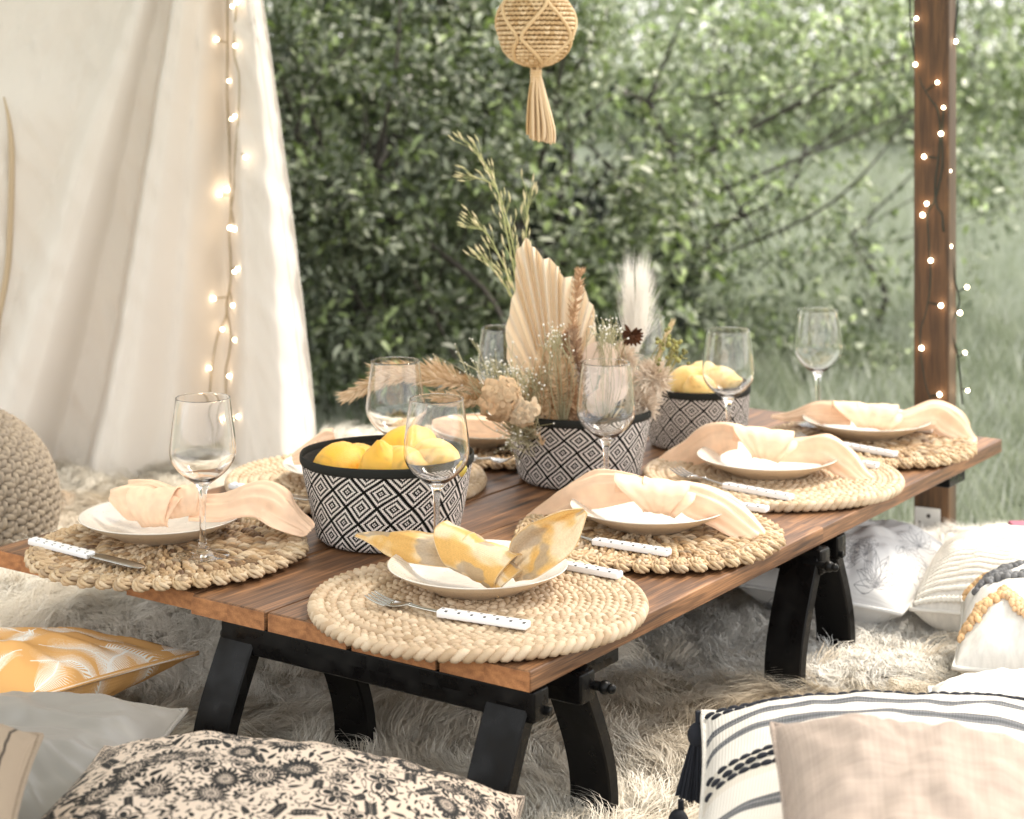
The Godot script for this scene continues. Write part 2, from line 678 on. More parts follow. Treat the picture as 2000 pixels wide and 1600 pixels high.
func make_materials() -> void:
	for k in 3:
		var w := lay(mat("plank_wood_%d" % k, Color.WHITE, 0.46), wood_picture([Color(0.185, 0.11, 0.065), Color(0.165, 0.097, 0.058), Color(0.21, 0.127, 0.078)][k], [Color(0.66, 0.475, 0.32), Color(0.62, 0.45, 0.31), Color(0.69, 0.51, 0.355)][k], 20 + k * 5, 2), Vector3(0.8, 6.0, 6.0), true)
		w.uv1_offset = Vector3(0.3 * k, 0.2 * k + 0.1, 0.5 + 0.37 * k)
		w.normal_enabled = true
		var g := noise(0.03, 3, 50 + k).get_image(512, 256)
		w.roughness = 0.48
		w.normal_enabled = false
	lay(mat("endgrain", Color.WHITE, 0.7), endgrain_picture(), Vector3(8, 8, 8), true)
	lay(mat("post_wood", Color.WHITE, 0.6), wood_picture(Color(0.185, 0.122, 0.07), Color(0.43, 0.31, 0.19), 61, 3), Vector3(1, 1, 1), false)
	lay(mat("deck_wood", Color.WHITE, 0.8), wood_picture(Color(0.50, 0.45, 0.41), Color(0.75, 0.71, 0.66), 71, 2), Vector3(0.7, 5, 5), true)
	mat("black_paint", lin(0.006, 0.0058, 0.0058), 0.42, false, 0.28)
	var scuff := noise(0.02, 5, 66).get_image(512, 512)
	scuff.convert(Image.FORMAT_RGB8)
	var dust := Image.create(512, 512, false, Image.FORMAT_RGB8)
	for y in 512:
		for x in 512:
			var f := smoothstep(0.55, 0.85, scuff.get_pixel(x, y).r)
			dust.set_pixel(x, y, Color(0.06, 0.058, 0.057).lerp(Color(0.115, 0.105, 0.096), f * 0.8))
	lay(M.black_paint, dust, Vector3(2, 2, 2), true)
	M.black_paint.roughness_texture = tex(scuff)
	M.black_paint.roughness = 0.8
	mat("black_iron", lin(0.006, 0.006, 0.006), 0.35, false, 0.3)
	mat("straw", Color.WHITE, 0.62, true)
	var ceramic := lay(mat("ceramic", Color.WHITE, 0.2), speckle_picture(Color(0.87, 0.845, 0.81), 420), Vector3(2, 1, 1))
	ceramic.clearcoat_enabled = true
	ceramic.clearcoat = 0.4
	lay(mat("stoneware", Color.WHITE, 0.5), speckle_picture(Color(0.83, 0.75, 0.65), 900), Vector3(3, 1, 1))
	var peach := weave_picture(Color(0.98, 0.845, 0.725), 4, 0.01)
	var pm := relief(lay(mat("peach_cloth", Color.WHITE, 0.85), peach[0], Vector3(3, 3, 1)), peach[1], 0.25)
	pm.backlight_enabled = true
	pm.backlight = Color(0.35, 0.24, 0.17)
	var om := relief(lay(mat("ochre_cloth", Color.WHITE, 0.9), ochre_picture(), Vector3(1.2, 1.2, 1)), peach[1], 0.8)
	om.backlight_enabled = true
	om.backlight = Color(0.25, 0.2, 0.14)
	var glass := mat("glass", Color(1, 1, 1, 0.0), 0.0)
	glass.refraction_enabled = true
	glass.refraction_scale = 0.05
	glass.cull_mode = BaseMaterial3D.CULL_BACK
	var steel := mat("steel", lin(0.52, 0.51, 0.49), 0.16)
	steel.metallic = 1.0
	lay(mat("polka", Color.WHITE, 0.3), polka_picture())
	mat("white_plastic", lin(0.8, 0.8, 0.81), 0.3)
	var dp := diamond_pictures()
	relief(lay(mat("diamond_knit", Color.WHITE, 0.9, false, 0.2), dp[0], Vector3(1, 1, 1)), dp[1], 4.0)
	mat("basket_trim", lin(0.02, 0.021, 0.019), 0.8, false, 0.3)
	mat("basket_lining", lin(0.02, 0.019, 0.017), 0.9)
	var peel := mat("lemon_peel", Color.WHITE, 0.42, true)
	var pn := noise(0.09, 2, 5).get_image(256, 256)
	pn.convert(Image.FORMAT_RGB8)
	relief(peel, pn, 2.2)
	peel.uv1_scale = Vector3(5, 3, 1)
	peel.subsurf_scatter_enabled = true
	peel.subsurf_scatter_strength = 0.15
	mat("dried", Color.WHITE, 0.8, true)
	var thin := mat("dried_thin", Color.WHITE, 0.75, true)
	thin.backlight_enabled = true
	thin.backlight = Color(0.9, 0.9, 0.9)
	mat("fur", Color.WHITE, 0.75, true, 0.25)
	mat("hide", lin(0.42, 0.34, 0.25), 0.95)
	mat("yarn", Color.WHITE, 0.9, true)
	var cv := weave_picture(Color(0.93, 0.895, 0.855), 4, 0.02)
	var cm := relief(mat("canvas", lin(0.76, 0.72, 0.67), 0.92), cv[1], 0.0)
	cm.backlight_enabled = true
	cm.backlight = Color(0.55, 0.5, 0.44)
	mat("shade_roof_canvas", lin(0.76, 0.72, 0.66), 0.95)
	mat("canvas_tie", lin(0.52, 0.41, 0.28), 0.9)
	lay(mat("floral", Color.WHITE, 0.75), floral_picture(), Vector3(1.2, 1.2, 1))
	relief(lay(mat("palm_print", Color.WHITE, 0.92, false, 0.3), palm_picture(), Vector3(1.2, 1.2, 1)), peach[1], 0.3)
	relief(lay(mat("leaf_line", Color.WHITE, 0.8), leaf_line_picture(), Vector3(1.1, 1.1, 1)), peach[1], 0.3)
	var linen := weave_picture(Color(0.71, 0.645, 0.60), 4, 0.08, 0.02)
	relief(lay(mat("linen", Color.WHITE, 0.95), linen[0], Vector3(1.8, 1.8, 1)), linen[1], 1.6)
	var satin := mat("satin", lin(0.26, 0.245, 0.225), 0.42)
	satin.rim_enabled = true
	satin.rim = 0.3
	relief(lay(mat("band_pillow", Color.WHITE, 0.92), stripe_pillow_picture(), Vector3(1, 1, 1)), linen[1], 1.2)
	var white := weave_picture(Color(0.88, 0.865, 0.84), 4, 0.03)
	relief(lay(mat("white_cotton", Color.WHITE, 0.9), white[0], Vector3(4, 4, 1)), white[1], 0.6)
	var rib := Image.create(512, 512, false, Image.FORMAT_RGB8)
	for y in 512:
		for x in 512:
			var s := absf(fposmod(x / 512.0 * 12.0, 1.0) - 0.5) * 2.0
			var thread := 0.93 if (x + y) % 5 < 2 else 1.0
			rib.set_pixel(x, y, (Color(0.66, 0.59, 0.51) if s < 0.86 else Color(0.30, 0.26, 0.22)) * thread)
	relief(lay(mat("stripe_cloth", Color.WHITE, 0.95), rib, Vector3(1, 1, 1)), linen[1], 1.0)
	mat("navy_yarn", lin(0.012, 0.014, 0.022), 0.9)
	mat("grey_wool", Color.WHITE, 0.95, true)
	mat("wire_green", lin(0.012, 0.02, 0.012), 0.5)
	mat("wire_clear", lin(0.40, 0.33, 0.22), 0.4)
	var bulb := mat("bulb_glow", Color(1.0, 0.92, 0.78), 0.4)
	bulb.emission_enabled = true
	bulb.emission = Color(1.0, 0.92, 0.80)
	bulb.emission_energy_multiplier = 6.0
	mat("galvanised", lin(0.72, 0.72, 0.70), 0.45)
	mat("dark_hole", lin(0.02, 0.015, 0.01), 0.9)
	mat("pink_box", lin(0.40, 0.10, 0.16), 0.5)
	mat("bark", lin(0.055, 0.048, 0.04), 0.95)
	var leaf := mat("leaf", Color.WHITE, 0.42, true, 0.42)
	leaf.backlight_enabled = true
	leaf.backlight = Color(0.42, 0.5, 0.2)
	var gm := mat("grass", Color.WHITE, 0.6, true, 0.3)
	gm.backlight_enabled = true
	gm.backlight = Color(0.72, 0.75, 0.68)
	mat("meadow", Color.WHITE, 0.95)
	var gi := Image.create(512, 512, false, Image.FORMAT_RGB8)
	var ga := noise(0.012, 4, 91)
	var gb := noise(0.11, 3, 92)
	for y in 512:
		for x in 512:
			var f := clampf(0.5 + 0.6 * ga.get_noise_2d(x, y) + 0.4 * gb.get_noise_2d(x, y), 0, 1)
			gi.set_pixel(x, y, lin(0.11, 0.135, 0.075).lerp(lin(0.27, 0.30, 0.20), f))
	lay(M.meadow, gi, Vector3(0.22, 0.22, 0.22), true)

# ---------------------------------------------------------------- tableware
func slab(st: Array, hw: float, ht: float, across: Vector3) -> ArrayMesh:
	# a flat bar through stations, with narrow chamfers; across is the direction of its width
	var g := Geo.new()
	var n := st.size() - 1
	var ring := [[-1.0, -0.8], [-0.93, -1.0], [0.93, -1.0], [1.0, -0.8], [1.0, 0.8], [0.93, 1.0], [-0.93, 1.0], [-1.0, 0.8]]
	var pt := func(i: int, k: int) -> Vector3:
		var d: Vector3 = (st[mini(i + 1, n)] - st[maxi(i - 1, 0)]).normalized()
		var o := d.cross(across).normalized()
		var q: Array = ring[k % 8]
		return st[i] + across * hw * q[0] + o * ht * q[1]
	for k in 8:
		g.grid(n, 1, func(u, v): return pt.call(int(round(u * n)), k + int(round(v))))
	for e in [0, n]:
		g.grid(1, 3, func(u, v):
			var j := int(round(v * 3))
			return pt.call(e, [0, 1, 2, 3][j] if u < 0.5 else [7, 6, 5, 4][j]))
	return g.mesh(true, false)

func glass_profile(l: Array) -> Array:
	var o := []
	for p in l: o.append(Vector3(p[0], p[1], 0))
	var q := []
	for p in spline(o, 4): q.append(Vector2(maxf(p.x, 0.0), p.y))
	return q

func glass_mesh() -> Array:      # bowl with its rim, stem with foot
	var bowl := Geo.new()
	bowl.lathe(glass_profile([[0.0, 0.0940], [0.006, 0.0934], [0.0125, 0.0928], [0.021, 0.0985], [0.0315, 0.108], [0.0390, 0.1195], [0.041, 0.131], [0.0398, 0.148], [0.0366, 0.173], [0.0337, 0.1945], [0.0338, 0.1963], [0.0332, 0.1970], [0.0326, 0.1963], [0.0328, 0.1945], [0.0357, 0.173], [0.0389, 0.148], [0.0401, 0.131], [0.0381, 0.1201], [0.0306, 0.1090], [0.02, 0.0998], [0.011, 0.0960], [0.0, 0.0952]]), 48)
	var stem := Geo.new()
	stem.lathe(glass_profile([[0.0, 0.0], [0.02, 0.0004], [0.031, 0.0], [0.0335, 0.0014], [0.031, 0.0030], [0.014, 0.0065], [0.0062, 0.013], [0.0042, 0.026], [0.0038, 0.045], [0.004, 0.066], [0.0052, 0.08], [0.0085, 0.0885], [0.0115, 0.0924], [0.0, 0.0928]]), 40)
	return [bowl.mesh(true), stem.mesh(true)]

func plate_parts(parent: Node3D, ribbed := false) -> void:
	var g := Geo.new()
	var inner := [Vector2(0.1035, 0.0260), Vector2(0.1052, 0.0269), Vector2(0.1046, 0.0279), Vector2(0.1025, 0.0274), Vector2(0.094, 0.0242), Vector2(0.082, 0.0183), Vector2(0.07, 0.0123), Vector2(0.058, 0.0087), Vector2(0.04, 0.0071), Vector2(0.02, 0.0067), Vector2(0.0, 0.0066)]
	if ribbed:
		g.grid(360, inner.size() - 1, func(u, w):
			var p: Vector2 = inner[int(round(w * (inner.size() - 1)))]
			var k := 0.0005 * sin(u * TAU * 90.0) if p.x > 0.06 and p.x < 0.1 else 0.0
			return Vector3(cos(TAU * u) * p.x, p.y + k, sin(TAU * u) * p.x), Color.WHITE, true)
	else:
		g.lathe(inner, 56)
	part("glazed_inside", g.mesh(), M.ceramic, parent)
	var h := Geo.new()
	h.lathe([Vector2(0.0, 0.0021), Vector2(0.05, 0.0021), Vector2(0.052, 0.0000), Vector2(0.056, 0.0000), Vector2(0.0585, 0.0024), Vector2(0.063, 0.0048), Vector2(0.078, 0.0115), Vector2(0.0915, 0.0185), Vector2(0.0945, 0.0199), Vector2(0.1, 0.0238), Vector2(0.1035, 0.0260)], 56)
	part("underside", h.mesh(), M.stoneware, parent)

func braid(g: Geo, centre: Callable, m: int, n: int, a: float, b: float, r: float, sides: int, cf: Callable) -> void:
	# three strands plaited along a closed curve; centre(f) gives [point, outward, up]
	for k in 3:
		var pts := []
		var cols := []
		for i in n:
			var f := float(i) / n
			var q: Array = centre.call(f)
			var ph := TAU * m * f + TAU * k / 3.0
			pts.append(q[0] + q[1] * a * sin(ph) + q[2] * b * sin(2.0 * ph))
			cols.append(cf.call(k, int(f * m * 2.0)))
		g.tube(pts, r, sides, Color.WHITE, true, cols)

func straw(lo: Color, hi: Color, sd: int) -> Callable:
	var r := RandomNumberGenerator.new()
	r.seed = sd
	var tb2 := []
	for i in 997: tb2.append(lo.lerp(hi, r.randf()))
	return func(k: int, i: int) -> Color: return tb2[(k * 131 + i * 7 + sd * 13) % 997]

func braided_mat() -> Node3D:
	var o := thing("braided_placemat", "", "placemat")
	var cf := straw(Color(0.44, 0.31, 0.19), Color(0.66, 0.525, 0.375), 3)
	for k in 12:
		var rad := 0.0135 + 0.01545 * k
		var g := Geo.new()
		var m := maxi(3, int(round(TAU * rad / 0.039)))
		var last := k == 11
		var h0 := 0.0068 + 0.0012 * sin(k * 2.4)
		braid(g, func(f): return [Vector3(cos(TAU * f) * rad, h0 + 0.0009 * sin(f * TAU * 3 + k), sin(TAU * f) * rad), Vector3(cos(TAU * f), 0, sin(TAU * f)), Vector3.UP], m, m * 15, 0.0054, 0.0032, 0.0045 if not last else 0.0052, 6, cf)
		part("braided_ring", g.mesh(false, false), M.straw, o)
	var bk := Geo.new()
	bk.lathe([Vector2(0, 0.003), Vector2(0.18, 0.003), Vector2(0.18, 0.001), Vector2(0, 0.001)], 40, Vector3.ZERO, Color(0.16, 0.11, 0.06))
	part("backing", bk.mesh(), M.straw, o)
	return o

func seagrass_mat(sd: int) -> Node3D:
	var o := thing("seagrass_placemat", "", "placemat")
	var r := RandomNumberGenerator.new()
	r.seed = sd
	var pick := func() -> Color:
		var f := r.randf()
		var c := Color(0.30, 0.175, 0.08).lerp(Color(0.52, 0.355, 0.195), r.randf())
		if f < 0.16: c = Color(0.13, 0.07, 0.032)
		elif f > 0.76: c = Color(0.62, 0.49, 0.34)
		return c
	var disc := Geo.new()
	disc.lathe([Vector2(0, 0.004), Vector2(0.155, 0.004), Vector2(0.155, 0.001), Vector2(0, 0.001)], 40, Vector3.ZERO, Color(0.22, 0.13, 0.065))
	part("backing", disc.mesh(), M.straw, o)
	for k in 9:      # rings of twisted radial stitches
		var r0 := 0.006 + 0.0168 * k
		var g := Geo.new()
		var n := int(TAU * (r0 + 0.009) / 0.0088)
		for i in n:
			var a := TAU * (i + r.randf_range(-0.25, 0.25)) / n
			var sw := r.randf_range(0.012, 0.05) / maxf(0.2, r0 * 8.0) * (1 if k % 2 else -1)
			var c: Color = pick.call()
			var lift := r.randf_range(0.0, 0.003)
			for s in 2:
				var pts := []
				for j in 6:
					var f := j / 5.0
					var tw := PI * f * 1.6 + s * PI
					var rr := r0 - 0.003 + f * 0.0215
					var aa := a + sw * f + cos(tw) * 0.0022 / maxf(rr, 0.01)
					pts.append(Vector3(cos(aa) * rr, 0.0066 + lift + sin(tw) * 0.0018 + 0.0026 * sin(PI * f), sin(aa) * rr))
				g.tube(pts, [0.0016, 0.0029, 0.0031, 0.0031, 0.0028, 0.0014], 5, c.lerp(pick.call(), 0.35))
		part("stitched_ring", g.mesh(false, false), M.straw, o)
	# plaited loops round the edge
	var n2 := 44
	for i in n2:
		var a := TAU * i / n2
		var g := Geo.new()
		var d := Vector3(cos(a), 0, sin(a))
		var sd2 := Vector3(-sin(a), 0, cos(a))
		var len2 := r.randf_range(0.0165, 0.0205)
		for ring in 2:
			for s in 3:
				var c: Color = pick.call().lerp(Color(0.60, 0.455, 0.29), 0.5)
				var pts := []
				for j in 13:
					var f := j / 12.0
					var th := PI * (f - 0.5) * 1.25
					var tw := f * 11.0 + s * TAU / 3
					var w := 0.0088 - ring * 0.0045
					var ctr := d * (0.1545 + (len2 - ring * 0.006) * cos(th)) + sd2 * w * sin(th) + Vector3.UP * (0.0078 + ring * 0.0030)
					var outw := (d * cos(th) + sd2 * sin(th)).normalized()
					pts.append(ctr + outw * 0.0026 * cos(tw) + Vector3.UP * 0.0034 * sin(tw))
				g.tube(pts, 0.0026, 5, c)
		part("edge_loop", g.mesh(false, false), M.straw, o)
	return o

func cutlery(kind: String, label: String, tip: Vector3, neck: Vector3, tail: Vector3, group := "", part_hidden := false) -> Node3D:
	# lies from tip (tines or blade) over neck (where the handle begins) to tail
	var o := thing(kind, label, kind, neck, 0, group)
	var d := (tail - neck)
	var ln := d.length()
	d = d.normalized()
	var side := d.cross(Vector3.UP).normalized()
	var up := side.cross(d).normalized()
	var g := Geo.new()
	var xf := Transform3D(Basis(d, up, side), d * ln * 0.5)
	g.box(Vector3(ln, 0.0085, 0.0145), 0.0016, xf)
	for i in g.v.size():
		var l := xf.affine_inverse() * g.v[i]
		g.t[i] = Vector2((l.x + ln * 0.5) / 0.11, (l.z + 0.0075) / 0.0165 if absf(l.y) > 0.003 else 0.5)
	part("handle", g.mesh(), M.polka, o)
	var e := (tip - neck)
	var el := e.length()
	e = e.normalized()
	var es := e.cross(Vector3.UP).normalized() * -1.0
	var h := Geo.new()
	if kind == "fork":
		h.tube([-e * 0.004, e * el * 0.2, e * el * 0.42 + Vector3.UP * 0.001], [0.0034, 0.0026, 0.0032], 8, Color.WHITE, false, [], 0.7)
		h.sheet(8, 6, func(u, w):
			var x: float = lerp(0.40, 0.70, u)
			var hw: float = lerp(0.003, 0.0115, smoothstep(0.0, 0.75, u))
			return e * el * x + es * hw * (w * 2 - 1) + Vector3.UP * (0.001 - 0.004 * sin(PI * u * 0.6) + 0.0016 * pow(w * 2 - 1, 2)), 0.0016)
		for k in 4:
			var off := (k - 1.5) * 0.0064
			var pts := []
			for j in 6:
				var f := j / 5.0
				pts.append(e * el * lerp(0.68, 1.0, f) + es * off * (1.0 + 0.05 * f) + Vector3.UP * (-0.0028 + 0.0065 * f * f))
			h.tube(pts, [0.0021, 0.0021, 0.0020, 0.0018, 0.0016, 0.0008], 6, Color.WHITE, false, [], 0.7)
		part("tines", h.mesh(), M.steel, o)
	else:
		h.sheet(20, 4, func(u, w):
			var hw: float = 0.0085 * (1.0 if u < 0.75 else sqrt(maxf(0.0, 1.0 - pow((u - 0.75) / 0.25, 2)))) * (0.75 + 0.25 * smoothstep(0, 0.15, u)) + 0.0003
			return e * el * u + es * (hw * (w * 2 - 1) - 0.003 * u * u) + Vector3.UP * 0.001, 0.0014)
		part("blade", h.mesh(), M.steel, o)
	return o

func basket(label: String, at: Vector3, rt: float, rb: float, h: float, turn: float, shear: float, group: String) -> Node3D:
	var o := thing("patterned_basket", label, "basket", at, turn, group)
	var g := Geo.new()
	var wob := func(u: float, w: float) -> float: return 1.0 + 0.020 * sin(u * TAU * 2 + 0.6) * w + 0.009 * sin(u * TAU * 5 + 1.3) * w + 0.006 * sin(u * TAU * 3 + w * 4.0)
	g.grid(96, 20, func(u, w):
		var r: float = lerp(rb, rt, pow(w, 0.85)) * wob.call(u, w)
		if w < 0.02: r -= 0.004
		return Vector3(cos(TAU * u) * r, 0.001 + (h - 0.012) * w, sin(TAU * u) * r), Color.WHITE, true)
	var wv := noise(1.0, 2, int(turn * 10.0) + 3)
	for i in g.t.size():
		var q := g.t[i]
		g.t[i] = Vector2(q.x * 15.0 + q.y * shear + 0.045 * wv.get_noise_2d(q.x * 9.0, q.y * 2.0), -q.y * 2.5 + 0.05 * wv.get_noise_2d(q.x * 7.0 + 40.0, q.y * 1.5))
	part("woven_wall", g.mesh(), M.diamond_knit, o)
	var b := Geo.new()
	b.grid(72, 8, func(u, w):
		var a: float = TAU * w
		var r: float = rt * wob.call(u, 1.0) + 0.0016 * cos(a)
		return Vector3(cos(TAU * u) * r, h - 0.0065 + 0.0062 * sin(a), sin(TAU * u) * r), Color.WHITE, true, true)
	part("rim_band", b.mesh(), M.basket_trim, o)
	var l := Geo.new()
	l.grid(48, 6, func(u, w):
		var r: float = lerp(rb, rt, pow(w, 0.85)) * wob.call(u, w) - 0.003
		return Vector3(cos(TAU * u) * r, 0.004 + (h - 0.012) * w, sin(TAU * u) * r), Color.WHITE, true)
	l.lathe([Vector2(0, 0.004), Vector2(rb - 0.002, 0.004)], 48)
	part("lining", l.mesh(), M.basket_lining, o)
	return o

func lemon(label: String, at: Vector3, r: float, axis: Vector3, sd: int, pale: float, group: String, green := 0.0) -> Node3D:
	var g := Geo.new()
	var n := noise(3.0, 3, sd)
	var col := func(u, w):
		var c := Color(0.88, 0.48, 0.055).lerp(Color(0.90, 0.64, 0.26), pale)
		var f := n.get_noise_2d(u * 2.0, w * 3.0)
		c = c * (1.0 + 0.12 * f)
		var spot := n.get_noise_2d(u * 9.0 + 30.0, w * 9.0)
		c = c.lerp(Color(0.45, 0.27, 0.06), 0.55 * smoothstep(0.34, 0.46, spot))
		c = c.lerp(Color(0.40, 0.36, 0.07), 0.6 * smoothstep(0.03, 0.0, w))
		return c.lerp(Color(0.42, 0.42, 0.06), green * smoothstep(0.86, 1.0, w))
	g.grid(26, 22, func(u, w):
		var a: float = PI * w
		var rad := r * pow(sin(a), 0.92)
		var y := -cos(a) * r * 1.16
		if w > 0.88: y += r * 0.22 * smoothstep(0.86, 0.97, w)
		if w < 0.08: y -= r * 0.08 * smoothstep(0.1, 0.0, w)
		var k := 1.0 + 0.035 * n.get_noise_3d(cos(TAU * u) * 0.5, w, sin(TAU * u) * 0.5)
		return Vector3(cos(TAU * u) * rad * k, y * k, sin(TAU * u) * rad * k), Color.WHITE, true, false, col)
	var o := part("lemon", g.mesh(true), M.lemon_peel, self, at)
	var y := axis.normalized()
	var x := y.cross(Vector3(0.2, 0.3, 0.9)).normalized()
	o.basis = Basis(x, y, x.cross(y))
	tag(o, label, "lemon", group)
	return o

# ---------------------------------------------------------------- folded napkins
func tail_of(parent: Node3D, org: Vector3, st: Array, m: Material, sd: int, called := "tail", closed := 0.0) -> void:
	# st: stations [point, half width, tilt of the sheet in degrees, arch]
	var P := []
	var W := []
	var A := []
	var K := []
	for s in st:
		P.append(s[0] - org)
		W.append(float(s[1]))
		A.append(float(s[2]))
		K.append(float(s[3]))
	var n := 8
	P = spline(P, n); W = spline(W, n); A = spline(A, n); K = spline(K, n)
	var nz := noise(9.0, 3, sd)
	var g := Geo.new()
	var nu := P.size() - 1
	var total := 0.0
	for i in nu: total += P[i].distance_to(P[i + 1])
	var fn := func(u: float, v: float) -> Vector3:
		var i := clampi(int(round(u * nu)), 0, nu)
		var t: Vector3 = (P[mini(i + 1, nu)] - P[maxi(i - 1, 0)]).normalized()
		var bb := t.cross(Vector3.UP).normalized()
		if bb.z < 0: bb = -bb
		var nn := bb.cross(t).normalized()
		if nn.y < 0: nn = -nn
		var a := deg_to_rad(A[i])
		var sd1 := bb * cos(a) - nn * sin(a)
		var out := bb * sin(a) + nn * cos(a)
		var x := v * 2.0 - 1.0
		var w: float = W[i]
		# a ridge along the upper third, then the cloth falls to both sides; sharp lengthwise creases
		var rx := x + 0.28 + 0.12 * sin(u * 3.0 + sd)
		var p: Vector3 = P[i] + sd1 * w * x * (1.0 - 0.15 * K[i] * x * x) - out * w * K[i] * (pow(absf(rx), 1.25) - 0.15) * 0.95
		var c1 := absf(fposmod(x * 1.15 + 0.35 * u + 0.07 * sin(u * 9.0 + sd) + sd * 0.37, 1.0) - 0.5) * 2.0
		var c2 := absf(fposmod(x * 2.4 - 0.5 * u + sd * 0.61, 1.0) - 0.5) * 2.0
		p += out * w * (0.22 * (c1 - 0.5) * (1.0 - 0.4 * u) + 0.09 * (c2 - 0.5) + 0.12 * nz.get_noise_2d(u * total * 1.2, x * 0.06 + sd))
		p += t * w * 0.22 * nz.get_noise_2d(x * 0.3, u * 0.2 + 9.0 + sd) * smoothstep(0.8, 1.0, u)
		return p
	g.sheet(nu, 34, fn, 0.0009)
	for i in g.t.size():
		g.t[i] = Vector2(g.t[i].x * total * 2.4, g.t[i].y * 0.16 + sd * 0.13)
	# a turned hem along both long edges and the end
	for e in [0.0, 1.0]:
		var pts := []
		for i in nu + 1: pts.append(fn.call(float(i) / nu, e))
		g.tube(pts, 0.0008, 5)
	part(called, g.mesh(), m, parent)

func knot_of(parent: Node3D, org: Vector3, c: Vector3, axis: Vector3, up: Vector3, half: float, ry: float, rz: float, taper: float, m: Material, sd: int, called := "knot") -> void:
	axis = axis.normalized()
	var f := axis.cross(up).normalized()
	if f.z < 0: f = -f
	up = f.cross(axis).normalized()
	if up.y < 0: up = -up
	var nz := noise(0.9, 2, sd)
	# a thin flap laid over the middle and drawn to a point in front, and the tuck beneath it
	for k in 2:
		var ax := axis if k == 0 else axis.rotated(f, -0.22)
		var u2 := up if k == 0 else up.rotated(f, -0.22)
		var sc := 1.0 if k == 0 else 0.84
		var hw := half * 1.12 if k == 0 else half * 0.80
		var sh := ax * (0.0 if k == 0 else half * 0.42)
		var g := Geo.new()
		var fn := func(u: float, v: float) -> Vector3:
			var a := deg_to_rad(lerp(-110.0, 148.0, u) if k == 0 else lerp(-20.0, 150.0, u))     # 0 at the top, positive to the front
			var x := v * 2.0 - 1.0
			var low := smoothstep(0.5, 2.5, a)
			var w = hw * lerp(1.0, taper * 0.75, low) * (1.0 + 0.10 * sin(x * 2.0 + sd))
			var q := 0.93 + 0.05 * x * x * (1.0 - low)             # drawn in at the middle, flaring to the ends
			var c1 := absf(fposmod(x * 1.1 + 0.13 * sd + 0.1 * a, 1.0) - 0.5) * 2.0
			var c2 := absf(fposmod(x * 2.3 - 0.2 * a + 0.37 * sd, 1.0) - 0.5) * 2.0
			q += (0.10 * (c1 - 0.5) * (1.0 - 0.6 * x * x) + 0.045 * (c2 - 0.5)) * (1.0 - 0.5 * low) + 0.07 * nz.get_noise_3d(cos(a) * 0.7, x * 0.9, sin(a) * 0.7)
			q *= sc
			return c - org + sh + ax * (x * w + 0.12 * hw * low) + f * sin(a) * rz * q + u2 * cos(a) * ry * 0.86 * q * (1.0 if a < 1.6 else 1.1)
		g.sheet(44, 34, fn, 0.0009)
		for e in [0.0, 1.0]:
			var pts := []
			for i in 45: pts.append(fn.call(i / 44.0, e))
			g.tube(pts, 0.0008, 5)
		for i in g.t.size():
			g.t[i] = Vector2(g.t[i].x * 0.35 + sd * 0.17, g.t[i].y * 0.2)
		part(called if k == 0 else "tuck", g.mesh(), m, parent)

# ---------------------------------------------------------------- dried flowers
func ribbon(g: Geo, a: Vector3, b: Vector3, w: float, col: Color, bend := Vector3.ZERO) -> void:
	var d := (b - a).normalized()
	var s := d.cross(Vector3(0, 0, 1) if absf(d.z) < 0.9 else Vector3.UP).normalized() * w * 0.5
	var mid := (a + b) * 0.5 + bend
	var o := g.v.size()
	for p in [a - s, a + s, mid - s * 0.8, mid + s * 0.8, b]:
		g.v.append(p)
		g.t.append(Vector2.ZERO)
		g.c.append(col)
	g.ix.append_array([o, o + 1, o + 3, o, o + 3, o + 2, o + 2, o + 3, o + 4])

func plume(g: Geo, path: Array, width: Array, count: int, flen: float, fw: float, lo: Color, hi: Color, r: RandomNumberGenerator, along := 0.75) -> void:
	var p := spline(path, 8)
	g.tube(p, 0.0012, 5, lo)
	var n := p.size() - 1
	for i in count:
		var f := pow(r.randf(), 0.9)
		var k := mini(int(f * n), n - 1)
		var q: Vector3 = p[k].lerp(p[k + 1], f * n - k)
		var t: Vector3 = (p[k + 1] - p[k]).normalized()
		var w: float = at_list(width, f)
		var o := Vector3(r.randfn(), r.randfn(), r.randfn())
		o = (o - t * o.dot(t)).normalized()
		var base := q + o * w * 0.35 * r.randf()
		var tip := base + (t * along + o * (1.0 - along) * 1.6).normalized() * flen * r.randf_range(0.5, 1.1) + o * w * 0.4 * r.randf()
		ribbon(g, base, tip, fw, lo.lerp(hi, r.randf()), o * flen * 0.06 + Vector3(0, -flen * 0.03, 0))

func petal(g: Geo, at: Vector3, dirn: Vector3, nrm: Vector3, ln: float, wd: float, cup: float, col: Color, nu := 6) -> void:
	dirn = dirn.normalized()
	var sd := dirn.cross(nrm).normalized()
	nrm = sd.cross(dirn).normalized()
	g.sheet(nu, nu, func(u, v):
		var x = v * 2.0 - 1.0
		var w := wd * 0.5 * pow(sin(PI * clampf(u * 0.88 + 0.06, 0, 1)), 0.7)
		return at + dirn * ln * u + sd * w * x + nrm * (cup * ln * (u * u + 0.6 * x * x * sin(PI * u)) + 0.03 * ln * sin(x * 5 + u * 4)), 0.0004, col)

func stem_thing(called: String, label: String, cat: String, org: Vector3, group := "dried stems in the middle basket") -> Node3D:
	return thing(called, label, cat, org, 0, group)

